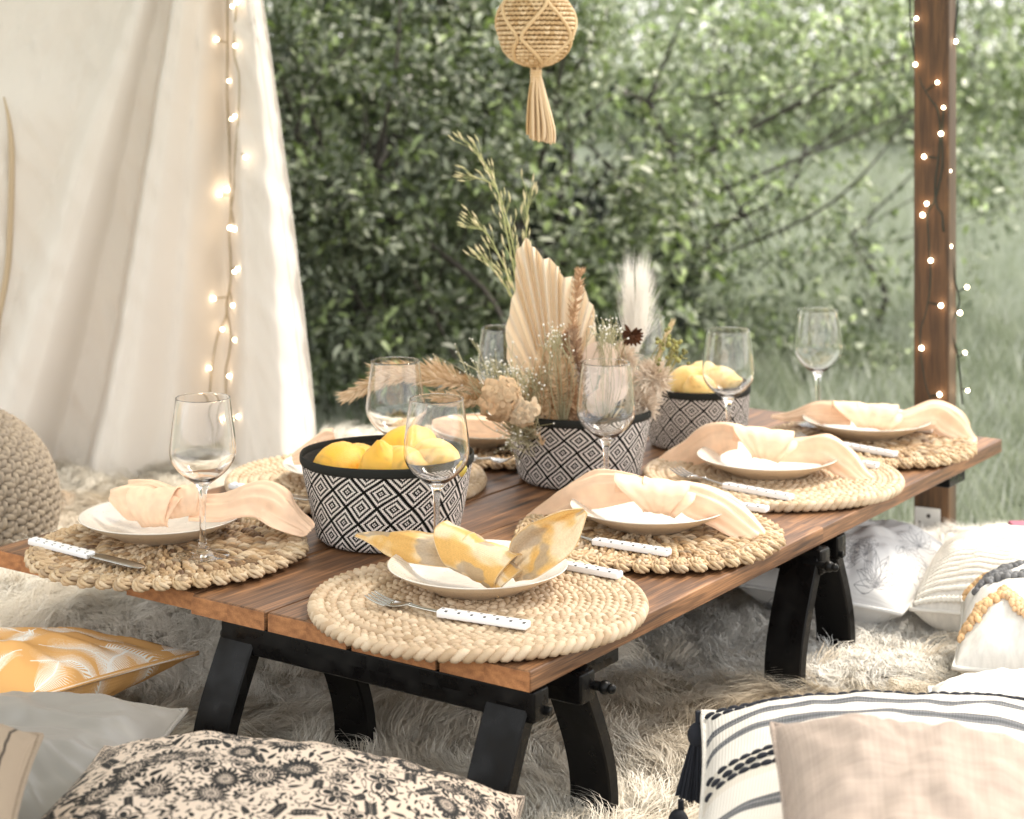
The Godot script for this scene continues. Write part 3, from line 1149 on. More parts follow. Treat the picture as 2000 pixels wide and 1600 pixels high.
# ---------------------------------------------------------------- cushions
func cushion(called: String, label: String, c: Array, thick: float, m: Material, sd: int, pinch := 0.07, wr := 0.012, seam: Material = null, group := "") -> Array:
	# c: four corners as seen, top left, top right, bottom right, bottom left
	var mid: Vector3 = (c[0] + c[1] + c[2] + c[3]) * 0.25
	var o := thing(called, label, "cushion", mid, 0, group)
	var ex: Vector3 = (c[1] + c[2] - c[0] - c[3]).normalized()
	var ey: Vector3 = (c[2] + c[3] - c[0] - c[1]).normalized()
	var nn := ey.cross(ex).normalized()
	if nn.dot(Vector3(0, EYE, 0) - mid) < 0.0: nn = -nn
	var nz := noise(1.6, 3, sd)
	var nz2 := noise(3.4, 2, sd + 5)
	var at := func(u: float, v: float, side: float) -> Vector3:
		var x := u * 2.0 - 1.0
		var y := v * 2.0 - 1.0
		var xx := x * (1.0 - pinch * (1.0 - y * y))
		var yy := y * (1.0 - pinch * (1.0 - x * x))
		var a := (xx + 1.0) * 0.5
		var b := (yy + 1.0) * 0.5
		var p: Vector3 = c[0].lerp(c[1], a).lerp(c[3].lerp(c[2], a), b) - mid
		var f := pow(maxf(0.0, 1.0 - pow(absf(x), 2.6)), 0.58) * pow(maxf(0.0, 1.0 - pow(absf(y), 2.6)), 0.58)
		var edge := clampf(maxf(absf(x), absf(y)), 0, 1)
		# creases that run inwards from the edges and corners
		var ang := atan2(y, x)
		var rad := sqrt(x * x + y * y)
		var crease := (1.0 - absf(nz.get_noise_2d(ang * 1.1 + sd, rad * 0.35)) * 2.2)
		var soft := nz2.get_noise_2d(x * 0.55 + sd, y * 0.55)
		return p + nn * side * (thick * f + ((crease - 0.4) * wr * 0.55 * smoothstep(0.35, 0.95, rad) * f + soft * wr * 0.9 * f) * 1.0)
	var g := Geo.new()
	g.grid(64, 52, func(u, v): return at.call(u, v, 1.0))
	part("front_cover", g.mesh(), m, o)
	var b := Geo.new()
	b.grid(32, 26, func(u, v): return at.call(1.0 - u, v, -1.0))
	part("back_cover", b.mesh(), m, o)
	var pts := []
	for e in 4:
		for i in 30:
			var f := i / 30.0
			pts.append(at.call([f, 1.0, 1.0 - f, 0.0][e], [0.0, f, 1.0, 1.0 - f][e], 0.0))
	var s := Geo.new()
	s.tube(pts, 0.0032, 6, Color.WHITE, true)
	part("seam", s.mesh(), seam if seam else m, o)
	return [o, at, mid]

func tassel(called: String, label: String, at: Vector3, ln: float, wd: float, lean: Vector3, sd: int) -> Node3D:
	var o := thing(called, label, "tassel", at)
	var r := RandomNumberGenerator.new()
	r.seed = sd
	var g := Geo.new()
	g.ball(Vector3(0, -0.016, 0) + lean * 0.1, Vector3(0.011, 0.013, 0.011))
	g.tube([Vector3(0, 0.008, 0), Vector3(0, -0.008, 0)], 0.0035, 6)
	part("knot", g.mesh(), M.navy_yarn, o)
	var h := Geo.new()
	for i in 160:
		var a := r.randf() * TAU
		var q := sqrt(r.randf())
		var d := Vector3(cos(a), 0, sin(a)) * q
		h.tube([Vector3(0, -0.024, 0) + d * 0.007 + lean * 0.15, Vector3(0, -0.024 - ln * 0.45, 0) + d * wd * 0.7 + lean * 0.55, Vector3(0, -0.024 - ln * r.randf_range(0.88, 1.0), 0) + d * wd + lean], [0.0012, 0.0014, 0.0012], 4)
	part("strands", h.mesh(false, false), M.navy_yarn, o)
	return o

# ---------------------------------------------------------------- fur
func lock_mesh(n: int, ln: float, high: float, wave: float, w: float, sd: int) -> ArrayMesh:
	# a lock of wavy hairs that rises, bends over and lies along +x
	var r := RandomNumberGenerator.new()
	r.seed = sd
	var g := Geo.new()
	var ph := r.randf() * TAU
	var ph2 := r.randf() * TAU
	for k in n:
		var off := Vector3(r.randfn(), absf(r.randfn()) * 0.6, r.randfn()) * 0.0065
		var l := ln * r.randf_range(0.6, 1.1)
		var fan := r.randfn() * 0.16
		var own := r.randf_range(-0.7, 0.7)
		var seg := 8
		var o := g.v.size()
		var tone := r.randf_range(0.86, 1.08)
		var pts := []
		for j in seg + 1:
			var f := float(j) / seg
			pts.append(Vector3(l * (0.9 * f - 0.12 * sin(PI * f)), high * sin(PI * minf(f * 0.8 + 0.03, 1.0)) * (0.75 + 0.25 * l / ln) + wave * 0.35 * sin(f * 6.0 + ph2 + own), wave * (sin(f * 6.5 + ph + own) - sin(ph + own)) * f + fan * l * f * f) + off * (1.0 - 0.45 * f))
		for j in seg + 1:
			var f := float(j) / seg
			var t: Vector3 = (pts[mini(j + 1, seg)] - pts[maxi(j - 1, 0)]).normalized()
			var s := t.cross(Vector3(0.1, 1, 0.2)).normalized() * w * (1.0 - f * 0.7) * 0.5
			g.v.append(pts[j] - s)
			g.v.append(pts[j] + s)
			var c = Color(tone, tone, tone)
			g.c.append(c)
			g.c.append(c)
			g.t.append(Vector2(0, f))
			g.t.append(Vector2(1, f))
		for j in seg:
			g.quad(o + j * 2, o + j * 2 + 1, o + j * 2 + 3, o + j * 2 + 2)
	return g.mesh(false, false)

func rug(called: String, label: String, surf: Callable, count: int, clumps: Array, lo: Color, hi: Color, sd: int, swirl: float, flow := 0.0) -> Node3D:
	# surf(u, v) is the hide; fur grows on it
	var o := thing(called, label, "rug")
	var g := Geo.new()
	g.sheet(60, 40, surf, 0.006)
	part("hide", g.mesh(), M.hide, o)
	var r := RandomNumberGenerator.new()
	r.seed = sd
	var nz := noise(swirl, 2, sd)
	var tn := noise(swirl * 1.7, 3, sd + 3)
	var lists := []
	var cols := []
	for k in clumps.size():
		lists.append([])
		cols.append([])
	for i in count:
		var u := r.randf()
		var v := r.randf()
		var p: Vector3 = surf.call(u, v)
		var e := 0.004
		var du: Vector3 = (surf.call(minf(u + e, 1), v) - surf.call(maxf(u - e, 0), v)).normalized()
		var dv: Vector3 = (surf.call(u, minf(v + e, 1)) - surf.call(u, maxf(v - e, 0))).normalized()
		var n := dv.cross(du).normalized()
		if n.y < 0: n = -n
		var ph := flow + nz.get_noise_2d(p.x, p.z) * TAU * 1.1 + r.randfn(0, 0.35)
		var d := du * cos(ph) + dv * sin(ph)
		var ed := minf(minf(u, 1 - u), minf(v, 1 - v))
		if ed < 0.03:       # hair at the border falls outwards
			var cen: Vector3 = surf.call(0.5, 0.5)
			d = (d * 0.4 + (Vector3(0, 0, 1) if v < 0.03 else Vector3(p.x - cen.x, 0, p.z - cen.z).normalized())).normalized()
		n = (n + d * r.randf_range(-0.35, 0.15) + Vector3(r.randfn(), 0, r.randfn()) * 0.08).normalized()
		var z := d.cross(n).normalized()
		var x := n.cross(z)
		var s := r.randf_range(0.7, 1.25)
		var k := r.randi() % clumps.size()
		lists[k].append(Transform3D(Basis(x * s, n * s * r.randf_range(0.6, 1.2), z * s), p + n * 0.002))
		var f := clampf(0.55 + 0.9 * tn.get_noise_2d(p.x, p.z) + r.randfn(0, 0.18), 0, 1)
		cols[k].append(lo.lerp(hi, f))
	for k in clumps.size():
		scatter("fur", clumps[k], M.fur, o, lists[k], cols[k])
	return o

# ---------------------------------------------------------------- trees and shrubs
func leaf_mesh() -> ArrayMesh:
	var g := Geo.new()
	for p in [[0, 0, 0], [0.3, -0.2, 0.05], [0.3, 0, 0.0], [0.3, 0.2, 0.05], [0.68, -0.19, 0.03], [0.68, 0, -0.03], [0.68, 0.19, 0.03], [1.0, 0, -0.12]]:
		g.v.append(Vector3(p[0], p[2], p[1]))
		g.t.append(Vector2(p[0], p[1]))
		g.c.append(Color.WHITE)
	g.ix.append_array([0, 2, 1, 0, 3, 2, 1, 2, 5, 1, 5, 4, 2, 3, 6, 2, 6, 5, 4, 5, 7, 5, 6, 7])
	return g.mesh()

var leafm: ArrayMesh

func tree(called: String, label: String, root: Vector3, blobs: Array, twigs: int, per: int, size: float, tints: Array, sd: int, limbs: int, trunk := 0.05, cut := -0.05, group := "", freq := 1.6) -> Node3D:
	# blobs: [centre, radii] in metres; leaves gather on twigs inside them
	var o := thing(called, label, "tree" if called.ends_with("tree") else "shrub", root, 0, group)
	var r := RandomNumberGenerator.new()
	r.seed = sd
	var nz := noise(freq, 2, sd)
	var g := Geo.new()
	var top: Vector3 = blobs[0][0] - root
	var tp := []
	for i in 9:
		var f := i / 8.0
		tp.append(Vector3(top.x * f + 0.05 * sin(f * 7 + sd), top.y * f, top.z * f + 0.04 * cos(f * 6 + sd)))
	var tr := []
	for i in 9: tr.append(trunk * (1.0 - 0.7 * i / 8.0))
	g.tube(tp, tr, 8)
	part("trunk", g.mesh(), M.bark, o)
	var lb := Geo.new()
	var xf := []
	var cols := []
	for k in limbs:
		var b: Array = blobs[r.randi() % blobs.size()]
		var e: Vector3 = b[0] + Vector3(r.randf_range(-1, 1) * b[1].x, r.randf_range(-1, 1) * b[1].y, r.randf_range(-1, 1) * b[1].z) * 0.85 - root
		var s: Vector3 = tp[r.randi_range(2, 8)]
		var m := (s + e) * 0.5 + Vector3(r.randfn(), r.randfn(), r.randfn()) * 0.09 * s.distance_to(e)
		var pts := spline([s, m, e], 6)
		var w := r.randf_range(0.005, 0.014) * (trunk / 0.05)
		var rad := []
		for i in pts.size(): rad.append(w * (1.0 - 0.75 * i / (pts.size() - 1)))
		lb.tube(pts, rad, 5)
	if limbs: part("branches", lb.mesh(false, false), M.bark, o).set_meta("kind", "stuff")
	for k in twigs:
		var b: Array = blobs[r.randi() % blobs.size()]
		var q := Vector3(r.randfn(), r.randfn(), r.randfn()).normalized() * pow(r.randf(), 0.38)
		var p: Vector3 = b[0] + q * b[1]
		if nz.get_noise_3d(p.x, p.y, p.z) < cut: continue
		p -= root
		var td := (q + Vector3(r.randfn(), r.randfn() - 0.25, r.randfn()) * 0.7).normalized()
		var shade := r.randf()
		for j in per:
			var f := r.randf()
			var c := p + td * f * size * 4.0 + Vector3(r.randfn(), r.randfn(), r.randfn()) * size * 0.5
			var x := (td * 0.6 + Vector3(r.randfn(), r.randfn() - 0.3, r.randfn())).normalized()
			var y := (Vector3(r.randfn() * 0.6, 1.0, r.randfn() * 0.6)).normalized()
			var z := x.cross(y).normalized()
			y = z.cross(x)
			xf.append(Transform3D(Basis(x, y, z) * (size * r.randf_range(0.65, 1.25)), c))
			var tcol: Color = tints[int(pow(r.randf(), 1.7) * tints.size() * 0.999)] if r.randf() < 0.4 else tints[int(pow(shade, 1.6) * tints.size() * 0.999)]
			cols.append(tcol * r.randf_range(0.75, 1.2))
	scatter("leaves", leafm, M.leaf, o, xf, cols)
	return o

# ---------------------------------------------------------------- the place
func _ready() -> void:
	rng.seed = 77
	# camera: level, lens shifted down
	var cam := Camera3D.new()
	cam.name = "camera"
	add_child(cam)
	cam.position = Vector3(0, EYE, 0)
	var lens := CameraAttributesPhysical.new()
	lens.frustum_focal_length = 60.0
	lens.frustum_focus_distance = 2.08
	lens.exposure_aperture = 5.8
	lens.frustum_near = 0.05
	lens.frustum_far = 400.0
	cam.attributes = lens
	cam.projection = Camera3D.PROJECTION_FRUSTUM
	cam.near = 0.05
	cam.far = 400.0
	cam.size = 2.0 * 0.05 * 800.0 / FL
	cam.frustum_offset = Vector2(0, -0.05 * (800.0 - HOR) / FL)
	cam.current = true
	# sky and sun: bright, thinly clouded afternoon
	var env := Environment.new()
	env.background_mode = Environment.BG_SKY
	var sky := ProceduralSkyMaterial.new()
	sky.sky_top_color = Color(0.87, 0.88, 0.89)
	sky.sky_horizon_color = Color(0.97, 0.96, 0.935)
	sky.sky_curve = 0.2
	sky.ground_bottom_color = Color(0.36, 0.38, 0.31)
	sky.ground_horizon_color = Color(0.62, 0.64, 0.58)
	sky.sun_angle_max = 60.0
	sky.energy_multiplier = 1.25
	env.sky = Sky.new()
	env.sky.sky_material = sky
	env.tonemap_mode = Environment.TONE_MAPPER_LINEAR
	env.tonemap_exposure = 2.2
	env.sdfgi_enabled = true
	env.ssao_enabled = true
	env.ssil_enabled = true
	var we := WorldEnvironment.new()
	we.name = "environment"
	we.environment = env
	add_child(we)
	var sun := DirectionalLight3D.new()
	sun.name = "sun"
	sun.light_energy = 0.8
	sun.light_color = Color(1.0, 0.955, 0.89)
	sun.light_angular_distance = 16.0
	sun.shadow_enabled = true
	add_child(sun)
	sun.look_at_from_position(Vector3(1.9, 3.6, -3.5), Vector3(0, 0.2, -2.2))

	make_materials()
	leafm = leaf_mesh()
	setting()
	table()
	rugs()
	settings()
	centre()
	flowers()
	lights()
	pillows()
	hanging()
	garden()

func setting() -> void:
	var g := Geo.new()
	var nz := noise(0.05, 3, 4)
	g.grid(60, 60, func(u, v):
		var x: float = lerp(-90.0, 90.0, u)
		var z: float = lerp(8.0, -170.0, v)
		return Vector3(x, -0.34 + 0.25 * nz.get_noise_2d(x, z) * smoothstep(4.0, 14.0, -z), z))
	tag(part("ground", g.mesh(), M.meadow, self), "", "", "", "structure")
	# deck boards, laid across the line of the table
	var deck := thing("deck", "pale weathered board deck under the rugs and the table", "deck", tb(0, 0) * Vector3(1, 0, 1), atan2(0.825, 0.566))
	deck.set_meta("kind", "structure")
	var b := Geo.new()
	b.box(Vector3(0.121, 0.03, 5.2), 0.003)
	var bm := b.mesh()
	for i in 24:
		part("board", bm, M.deck_wood, deck, Vector3(1.535 - 0.126 * i, -0.032 - 0.002 * (i % 3), -0.6 + 0.13 * (i % 2)))
	var jo := Geo.new()
	for x in [1.3, -0.2, -1.4]: jo.box(Vector3(0.09, 0.26, 5.0), 0.004, Transform3D(Basis(), Vector3(x, -0.171, -0.6)))
	part("joists", jo.mesh(), M.deck_wood, deck)
	# canopy post
	var post := thing("wooden_post", "brown timber post of the canopy wound with fairy lights", "post", Vector3(0.757, 0, -3.205), deg_to_rad(-25.9))
	var pg := Geo.new()
	pg.box(Vector3(0.0625, 3.0, 0.0625), 0.003, Transform3D(Basis(), Vector3(0, 1.44, 0)))
	for i in pg.v.size():
		var q := pg.v[i]
		pg.t[i] = Vector2(q.y * 0.7, (q.x + q.z) * 4.0 + 0.37)
	part("timber", pg.mesh(), M.post_wood, post)
	var pl := Geo.new()
	pl.box(Vector3(0.045, 0.062, 0.003), 0.001, Transform3D(Basis(), Vector3(-0.006, 0.035, 0.0332)))
	var plate := part("bracket_plate", pl.mesh(), M.galvanised, post)
	var hl := Geo.new()
	hl.tube([Vector3(-0.004, 0.052, 0.0335), Vector3(-0.004, 0.052, 0.0352)], 0.0036, 12)
	for k in 6:
		hl.tube([Vector3(-0.02 + 0.028 * (k % 2), 0.014 + 0.013 * (k / 2), 0.0335), Vector3(-0.02 + 0.028 * (k % 2), 0.014 + 0.013 * (k / 2), 0.0352)], 0.0017, 8)
	part("bolt_hole", hl.mesh(), M.dark_hole, plate)
	# canvas roof above the picture, added and sized to shade the foreground
	var roof := thing("added_shade_roof", "added unseen canvas roof above the deck, sized to shade the table and foreground", "canopy", tb(0.9, 0.1, 0) * Vector3(1, 0, 1), atan2(0.825, 0.566))
	var rg := Geo.new()
	rg.sheet(20, 20, func(u, v):
		var x: float = lerp(-2.4, 1.5, u)
		var z: float = lerp(1.75, -1.6, v)
		return Vector3(x, 2.36 - 0.10 * sin(PI * u) * sin(PI * v) + 0.25 * (1.0 - v), z), 0.004)
	part("canvas", rg.mesh(), M.shade_roof_canvas, roof)
	canvas_wall()

var fold_q := [[-6.0, 0.0], [-4.4, 0.07], [-3.4, 0.0], [-2.7, 0.06], [-2.0, 0.01], [-1.5, 0.04], [-1.2, 0.035], [-1.04, 0.075], [-0.98, 0.07], [-0.88, 0.01], [-0.78, 0.012], [-0.70, 0.06], [-0.655, 0.055], [-0.52, 0.018], [-0.36, -0.04], [-0.22, 0.03], [-0.1, 0.04], [0.0, 0.0]]

func fold(q: float) -> float:
	for i in fold_q.size() - 1:
		if q <= fold_q[i + 1][0]:
			return lerp(fold_q[i][1], fold_q[i + 1][1], smoothstep(0, 1, clampf((q - fold_q[i][0]) / (fold_q[i + 1][0] - fold_q[i][0]), 0, 1)))
	return 0.0

var fine := noise(1.0, 3, 17)

func canvas_at(X: float, Y: float) -> float:      # how far the canvas hangs in front of its plane 3.38 m away
	var k := 3.38 / FL
	var x := 1000.0 + X / k
	var y := HOR + (EYE - Y) / k
	var w := maxf(60.0, 225.0 + 0.4 * y)
	var q := (x - (515.0 + 0.1294 * y)) / w
	var d := fold(q) * clampf(w / 380.0, 0.4, 1.5)
	d *= 1.5
	d += 0.02 * sin(x * 0.006 + y * 0.0045) + 0.012 * sin(x * 0.011 - y * 0.009 + 2.0) * smoothstep(-0.9, -1.4, q)
	d += 0.05 * smoothstep(-1.0, -2.0, q) * sin(clampf((y + 100.0) / 900.0, 0, 1) * PI) - 0.05 * exp(-pow((x - 190.0 + y * 0.5) / 90.0, 2)) * smoothstep(260.0, 60.0, y)
	d += 0.008 * (1.0 - 2.0 * absf(fine.get_noise_2d(x * 0.008 - y * 0.004, y * 0.003))) + 0.006 * smoothstep(0.0, 0.3, fine.get_noise_2d(x * 0.002 + 9.0, y * 0.002)) * (1.0 - 2.0 * absf(fine.get_noise_2d(x * 0.014 + y * 0.018, y * 0.010 - x * 0.008))) + 0.0015 * fine.get_noise_2d(x * 0.03, y * 0.03)
	return d + 0.10 * smoothstep(700.0, 990.0, y) * 0.6

func canvas_wall() -> void:
	var o := thing("canvas_curtain", "off white canvas curtain hanging in folds at the left of the table", "curtain")
	var k := 3.38 / FL
	var g := Geo.new()
	g.sheet(300, 170, func(u, v):
		var Y: float = lerp(0.012, 2.05, v)
		var y := HOR + (EYE - Y) / k
		var xr := (515.0 + 0.1294 * y - 1000.0) * k
		var X: float = lerp(-2.1, xr, 1.0 - pow(1.0 - u, 1.6))
		return Vector3(X, Y, -3.38 + canvas_at(X, Y)), 0.002)
	part("canvas", g.mesh(), M.canvas, o)
	var hem := Geo.new()
	for off in [0.001, 0.016]:
		var hp := []
		for i in 80:
			var Y: float = lerp(0.02, 2.04, i / 79.0)
			var X = (515.0 + 0.1294 * (HOR + (EYE - Y) / k) - 1000.0) * k - off
			hp.append(Vector3(X, Y, -3.38 + canvas_at(X, Y) + 0.0012))
		hem.tube(hp, 0.0016, 5)
	part("hem", hem.mesh(false, false), M.canvas, o)
	var pts := []
	for p in [[38, 188], [52, 235], [54, 300], [46, 420], [38, 520], [24, 610], [19, 680], [22, 740], [32, 800], [36, 850]]:
		var X: float = (p[0] - 1000.0) * k
		var Y: float = EYE - (p[1] - HOR) * k
		pts.append(Vector3(X, Y, -3.38 + canvas_at(X, Y) + 0.012))
	var t := Geo.new()
	pts = spline(pts, 5)
	var rr := []
	for i in pts.size(): rr.append(0.0065 * clampf(0.25 + i / 12.0, 0.2, 1.0))
	t.tube(pts, rr, 6, Color.WHITE, false, [], 0.35)
	part("fabric_tie", t.mesh(), M.canvas_tie, o)

func table() -> void:
	var o := thing("plank_table", "low table of brown stained planks on black trestle legs", "table", tb(0, 0, -TOP), atan2(0.825, 0.566))
	# local x runs along the planks, -z across them
	for i in 7:
		var w := 0.1205 if i < 4 else 0.1195
		var x0: float = [0.0, 0.001, -0.001, 0.0, 0.012, 0.026, 0.006][i]
		var x1: float = [1.415, 1.412, 1.416, 1.43, 1.41, 1.42, 1.415][i]
		var g := Geo.new()
		var th := 0.0225
		g.box(Vector3(x1 - x0, th, w - 0.0046), 0.0020)
		var e := Geo.new()
		e.grid(1, 1, func(u, v): return Vector3(-(x1 - x0) * 0.5 - 0.0006, (v - 0.5) * (th - 0.002), (u - 0.5) * (w - 0.0060)))
		var e2 := Geo.new()
		e2.grid(1, 1, func(u, v): return Vector3((x1 - x0) * 0.5 + 0.0006, (v - 0.5) * (th - 0.002), (0.5 - u) * (w - 0.0060)))
		var z := -(0.121 * i + 0.0605)
		var pk := part("plank", g.mesh(), M["plank_wood_%d" % [0, 1, 2, 0, 2, 1, 0][i]], o, Vector3((x0 + x1) * 0.5, TOP - th * 0.5 - [0.0, 0.0004, 0.0, 0.0006, 0.0012, 0.0025, 0.001][i], z))
		part("cut_end", e.mesh(), M.endgrain, pk)
		part("cut_end", e2.mesh(), M.endgrain, pk)
	# battens under the planks and the trestles
	for x in [0.16, 1.24]:
		var g := Geo.new()
		g.box(Vector3(0.07, 0.02, 0.82), 0.002)
		part("batten", g.mesh(), M.black_paint, o, Vector3(x, TOP - 0.0345, -0.424))
	for x in [0.045, 0.755]:
		var flip := -1.0 if x > 0.7 else 1.0
		var g := Geo.new()
		g.box(Vector3(0.030, 0.034, 0.44), 0.003)
		part("rail", g.mesh(), M.black_paint, o, Vector3(x - 0.02 * flip, TOP - 0.042, -0.225))
		var g2 := Geo.new()
		g2.box(Vector3(0.030, 0.034, 0.44), 0.003)
		part("rail", g2.mesh(), M.black_paint, o, Vector3(x + 0.055 * flip, TOP - 0.043, -0.215))
		var rod := Geo.new()
		rod.tube([Vector3(x - 0.012 * flip, TOP - 0.05, -0.455), Vector3(x - 0.012 * flip, TOP - 0.05, 0.0)], 0.005, 8)
		rod.ball(Vector3(x - 0.012 * flip, TOP - 0.05, -0.457), Vector3(0.0075, 0.0075, 0.0075))
		rod.tube([Vector3(x + 0.07 * flip, TOP - 0.045, -0.02), Vector3(x + 0.07 * flip, TOP - 0.045, 0.016)], 0.005, 10)
		rod.ball(Vector3(x + 0.07 * flip, TOP - 0.045, 0.016), Vector3(0.0075, 0.0075, 0.0075))
		rod.ball(Vector3(x + 0.07 * flip, TOP - 0.045, 0.0245), Vector3(0.0055, 0.0055, 0.0055))
		part("hinge_rod", rod.mesh(), M.black_iron, o)
		for zz in [[-0.040, -0.026], [-0.420, -0.366]]:
			for sgn in [-1.0, 1.0]:
				var z: float = zz[0] if sgn * flip < 0 else zz[1]
				var xt: float = x + 0.02 * flip + 0.034 * sgn
				var st := []
				for i in 15:
					var u := i / 14.0
					var bow := 0.030 * sin(PI * u) - 0.004 * sin(TAU * u)
					st.append(Vector3(xt + sgn * (0.058 * u + bow * 0.75), lerp(TOP - 0.026, -0.012, u), z))
				part("leg", slab(st, 0.0265, 0.0095, Vector3(0, 0, 1)), M.black_paint, o)
	for x in [1.18]:      # a plain prop under the far overhang
		var g := Geo.new()
		g.box(Vector3(0.05, TOP - 0.045, 0.05), 0.003)
		part("leg", g.mesh(), M.black_paint, o, Vector3(x, (TOP - 0.045) * 0.5, -0.74))

func rugs() -> void:
	var nz := noise(2.2, 3, 14)
	var long := []
	for k in 5: long.append(lock_mesh(24, 0.080 + 0.008 * k, 0.024, 0.013, 0.0012, 1 + k))
	var fluffy := []
	for k in 4: fluffy.append(lock_mesh(24, 0.052 + 0.006 * k, 0.026, 0.010, 0.0008, 11 + k))
	var short := []
	for k in 5: short.append(lock_mesh(16, 0.028 + 0.004 * k, 0.011, 0.012, 0.0011, 21 + k))
	rug("flokati_rug", "long haired cream flokati rug under the near table legs", func(u, v):
		var x: float = lerp(-0.95, 1.0, u)
		var z: float = lerp(-1.45, -2.46, v)
		return Vector3(x, -0.010 + 0.018 * (nz.get_noise_2d(x, z) + 0.3), z), 17000, long, Color(0.52, 0.43, 0.315), Color(0.90, 0.845, 0.74), 5, 1.5, 2.6)
	rug("sheepskin_rug", "fluffy ivory sheepskin behind the left end of the table", func(u, v):
		var x: float = lerp(-1.55, 0.12, u)
		var z: float = lerp(-2.26 - 0.12 * u, -3.55, v)
		return Vector3(x, 0.008 + (0.07 + 0.03 * nz.get_noise_2d(x * 1.4, z * 1.4)) * smoothstep(0.0, 0.09, v), z), 30000, fluffy, Color(0.76, 0.68, 0.57), Color(0.92, 0.875, 0.79), 6, 1.6, 3.6)
	rug("shag_rug", "matted white shag rug beside the right edge of the table", func(u, v):
		var x: float = lerp(0.02, 1.5, u)
		var z: float = lerp(-2.36 - 0.02 * sin(u * 9.0), -3.14, v)
		return Vector3(x, -0.010 + (0.026 + 0.014 * nz.get_noise_2d(x * 2.0, z * 2.0)) * smoothstep(0.0, 0.03, v), z), 30000, short, Color(0.80, 0.76, 0.69), Color(0.92, 0.90, 0.855), 7, 5.0, 1.0)

func on_mat(s: float, t: float) -> Vector3:
	return tb(s, t, 0.001)

func settings() -> void:
	# placemats
	var A := braided_mat()
	A.position = on_mat(0.168, 0.140)
	A.set_meta("label", "pale braided round placemat at the nearest table corner, under the ochre napkin")
	A.set_meta("group", "braided placemats")
	copy(A, "pale braided placemat at the right edge, second from the far end", on_mat(0.177, 0.908), 2.1)
	copy(A, "pale braided placemat behind the basket of large lemons", on_mat(0.676, 0.540), 4.0)
	var B := seagrass_mat(31)
	B.position = on_mat(0.627, 0.107)
	B.set_meta("label", "brown seagrass placemat with looped edge at the left table end")
	B.set_meta("group", "seagrass placemats")
	copy(B, "brown seagrass placemat at the right edge, beside the nearest braided mat", on_mat(0.163, 0.517), 1.3)
	copy(B, "seagrass placemat at the far right corner of the table", on_mat(0.160, 1.214), 2.9)
	copy(B, "seagrass placemat behind the flower basket, on the far side", on_mat(0.655, 0.875), 5.0)
	# plates
	var P := thing("speckled_plate", "shallow speckled plate with ribbed rim holding the ochre napkin", "plate", tb(0.196, 0.178, 0.0135), 0, "speckled stoneware plates")
	plate_parts(P, true)
	var Q := thing("speckled_plate", "shallow speckled plate at the left table end with knotted peach napkin", "plate", tb(0.670, 0.137, 0.0135), 0.5, "speckled stoneware plates")
	plate_parts(Q)
	copy(Q, "speckled plate on the brown seagrass mat at the middle of the right edge", tb(0.175, 0.539, 0.0135), 1.7)
	copy(Q, "speckled plate on the braided mat, second from the far end", tb(0.184, 0.906, 0.0135), 3.2)
	copy(Q, "speckled plate at the far right corner of the table", tb(0.1755, 1.255, 0.0135), 4.4)
	copy(Q, "speckled plate partly hidden behind the flower basket", tb(0.650, 0.858, 0.0135), 5.1)
	copy(Q, "speckled plate almost hidden behind the basket of large lemons", tb(0.662, 0.518, 0.0135), 5.9)
	napkins()
	# cutlery
	var h := MATTOP + 0.0055
	cutlery("fork", "fork with polka dot handle before the ochre napkin", px(722, 1165, h + 0.004), px(857, 1196, h), px(1032, 1222, h), "polka dot cutlery")
	cutlery("knife", "knife with polka dot handle at the right of the ochre napkin", px(960, 1060, h), px(1070, 1098, h), px(1212, 1124, h), "polka dot cutlery")
	cutlery("knife", "knife with dark blade on the left seagrass mat", px(286, 1110, h), px(178, 1085, h), px(62, 1056, h), "polka dot cutlery")
	cutlery("fork", "fork with polka dot handle before the middle plate of the right edge", px(1050, 1020, h + 0.004), px(1160, 1057, h), px(1308, 1080, h), "polka dot cutlery")
	cutlery("knife", "knife sticking out behind the middle plate of the right edge", px(1290, 965, h), px(1385, 980, h), px(1500, 995, h), "polka dot cutlery")
	cutlery("fork", "fork with polka dot handle on the second braided mat of the right edge", px(1318, 918, h + 0.004), px(1415, 948, h), px(1547, 972, h), "polka dot cutlery")
	cutlery("knife", "knife behind the second plate from the far end", px(1520, 883, h), px(1605, 895, h), px(1715, 910, h), "polka dot cutlery")
	cutlery("fork", "fork with pale handle before the farthest right plate", px(1555, 850, h + 0.004), px(1640, 868, h), px(1750, 888, h), "polka dot cutlery")
	cutlery("knife", "knife behind the farthest right plate", px(1650, 822, h), px(1725, 830, h), px(1822, 841, h), "polka dot cutlery")
	cutlery("knife", "knife on the braided mat behind the lemon basket", px(610, 977, h), px(548, 968, h), px(452, 948, h), "polka dot cutlery")
	cutlery("fork", "fork on the seagrass mat between the lemon and flower baskets", px(1000, 898, h + 0.004), px(930, 896, h), px(850, 890, h), "polka dot cutlery")
	# wine glasses
	var gm := glass_mesh()
	var k := 0
	for p in [[0.5525, 0.0915, "empty wine glass on the left seagrass mat", 0.0135], [0.31, 0.25, "wine glass in front of the lemon basket", 0.0135], [0.532, 0.45, "wine glass standing behind the lemons, before tan grass", 0.0135], [0.593, 0.80, "wine glass almost hidden behind the dried palm leaf", 0.0135], [0.282, 0.604, "wine glass in front of the flower basket", 0.0135], [0.525, 1.125, "wine glass behind the white feathery plume", 0.001], [0.289, 0.981, "wine glass in front of the farthest basket", 0.0135], [0.276, 1.282, "wine glass farthest from the camera, by the wooden post", 0.0135]]:
		var o := thing("wine_glass", p[2], "wine glass", tb(p[0], p[1], p[3]), 0, "clear wine glasses")
		part("bowl", gm[0], M.glass, o)
		part("stem_and_foot", gm[1], M.glass, o)

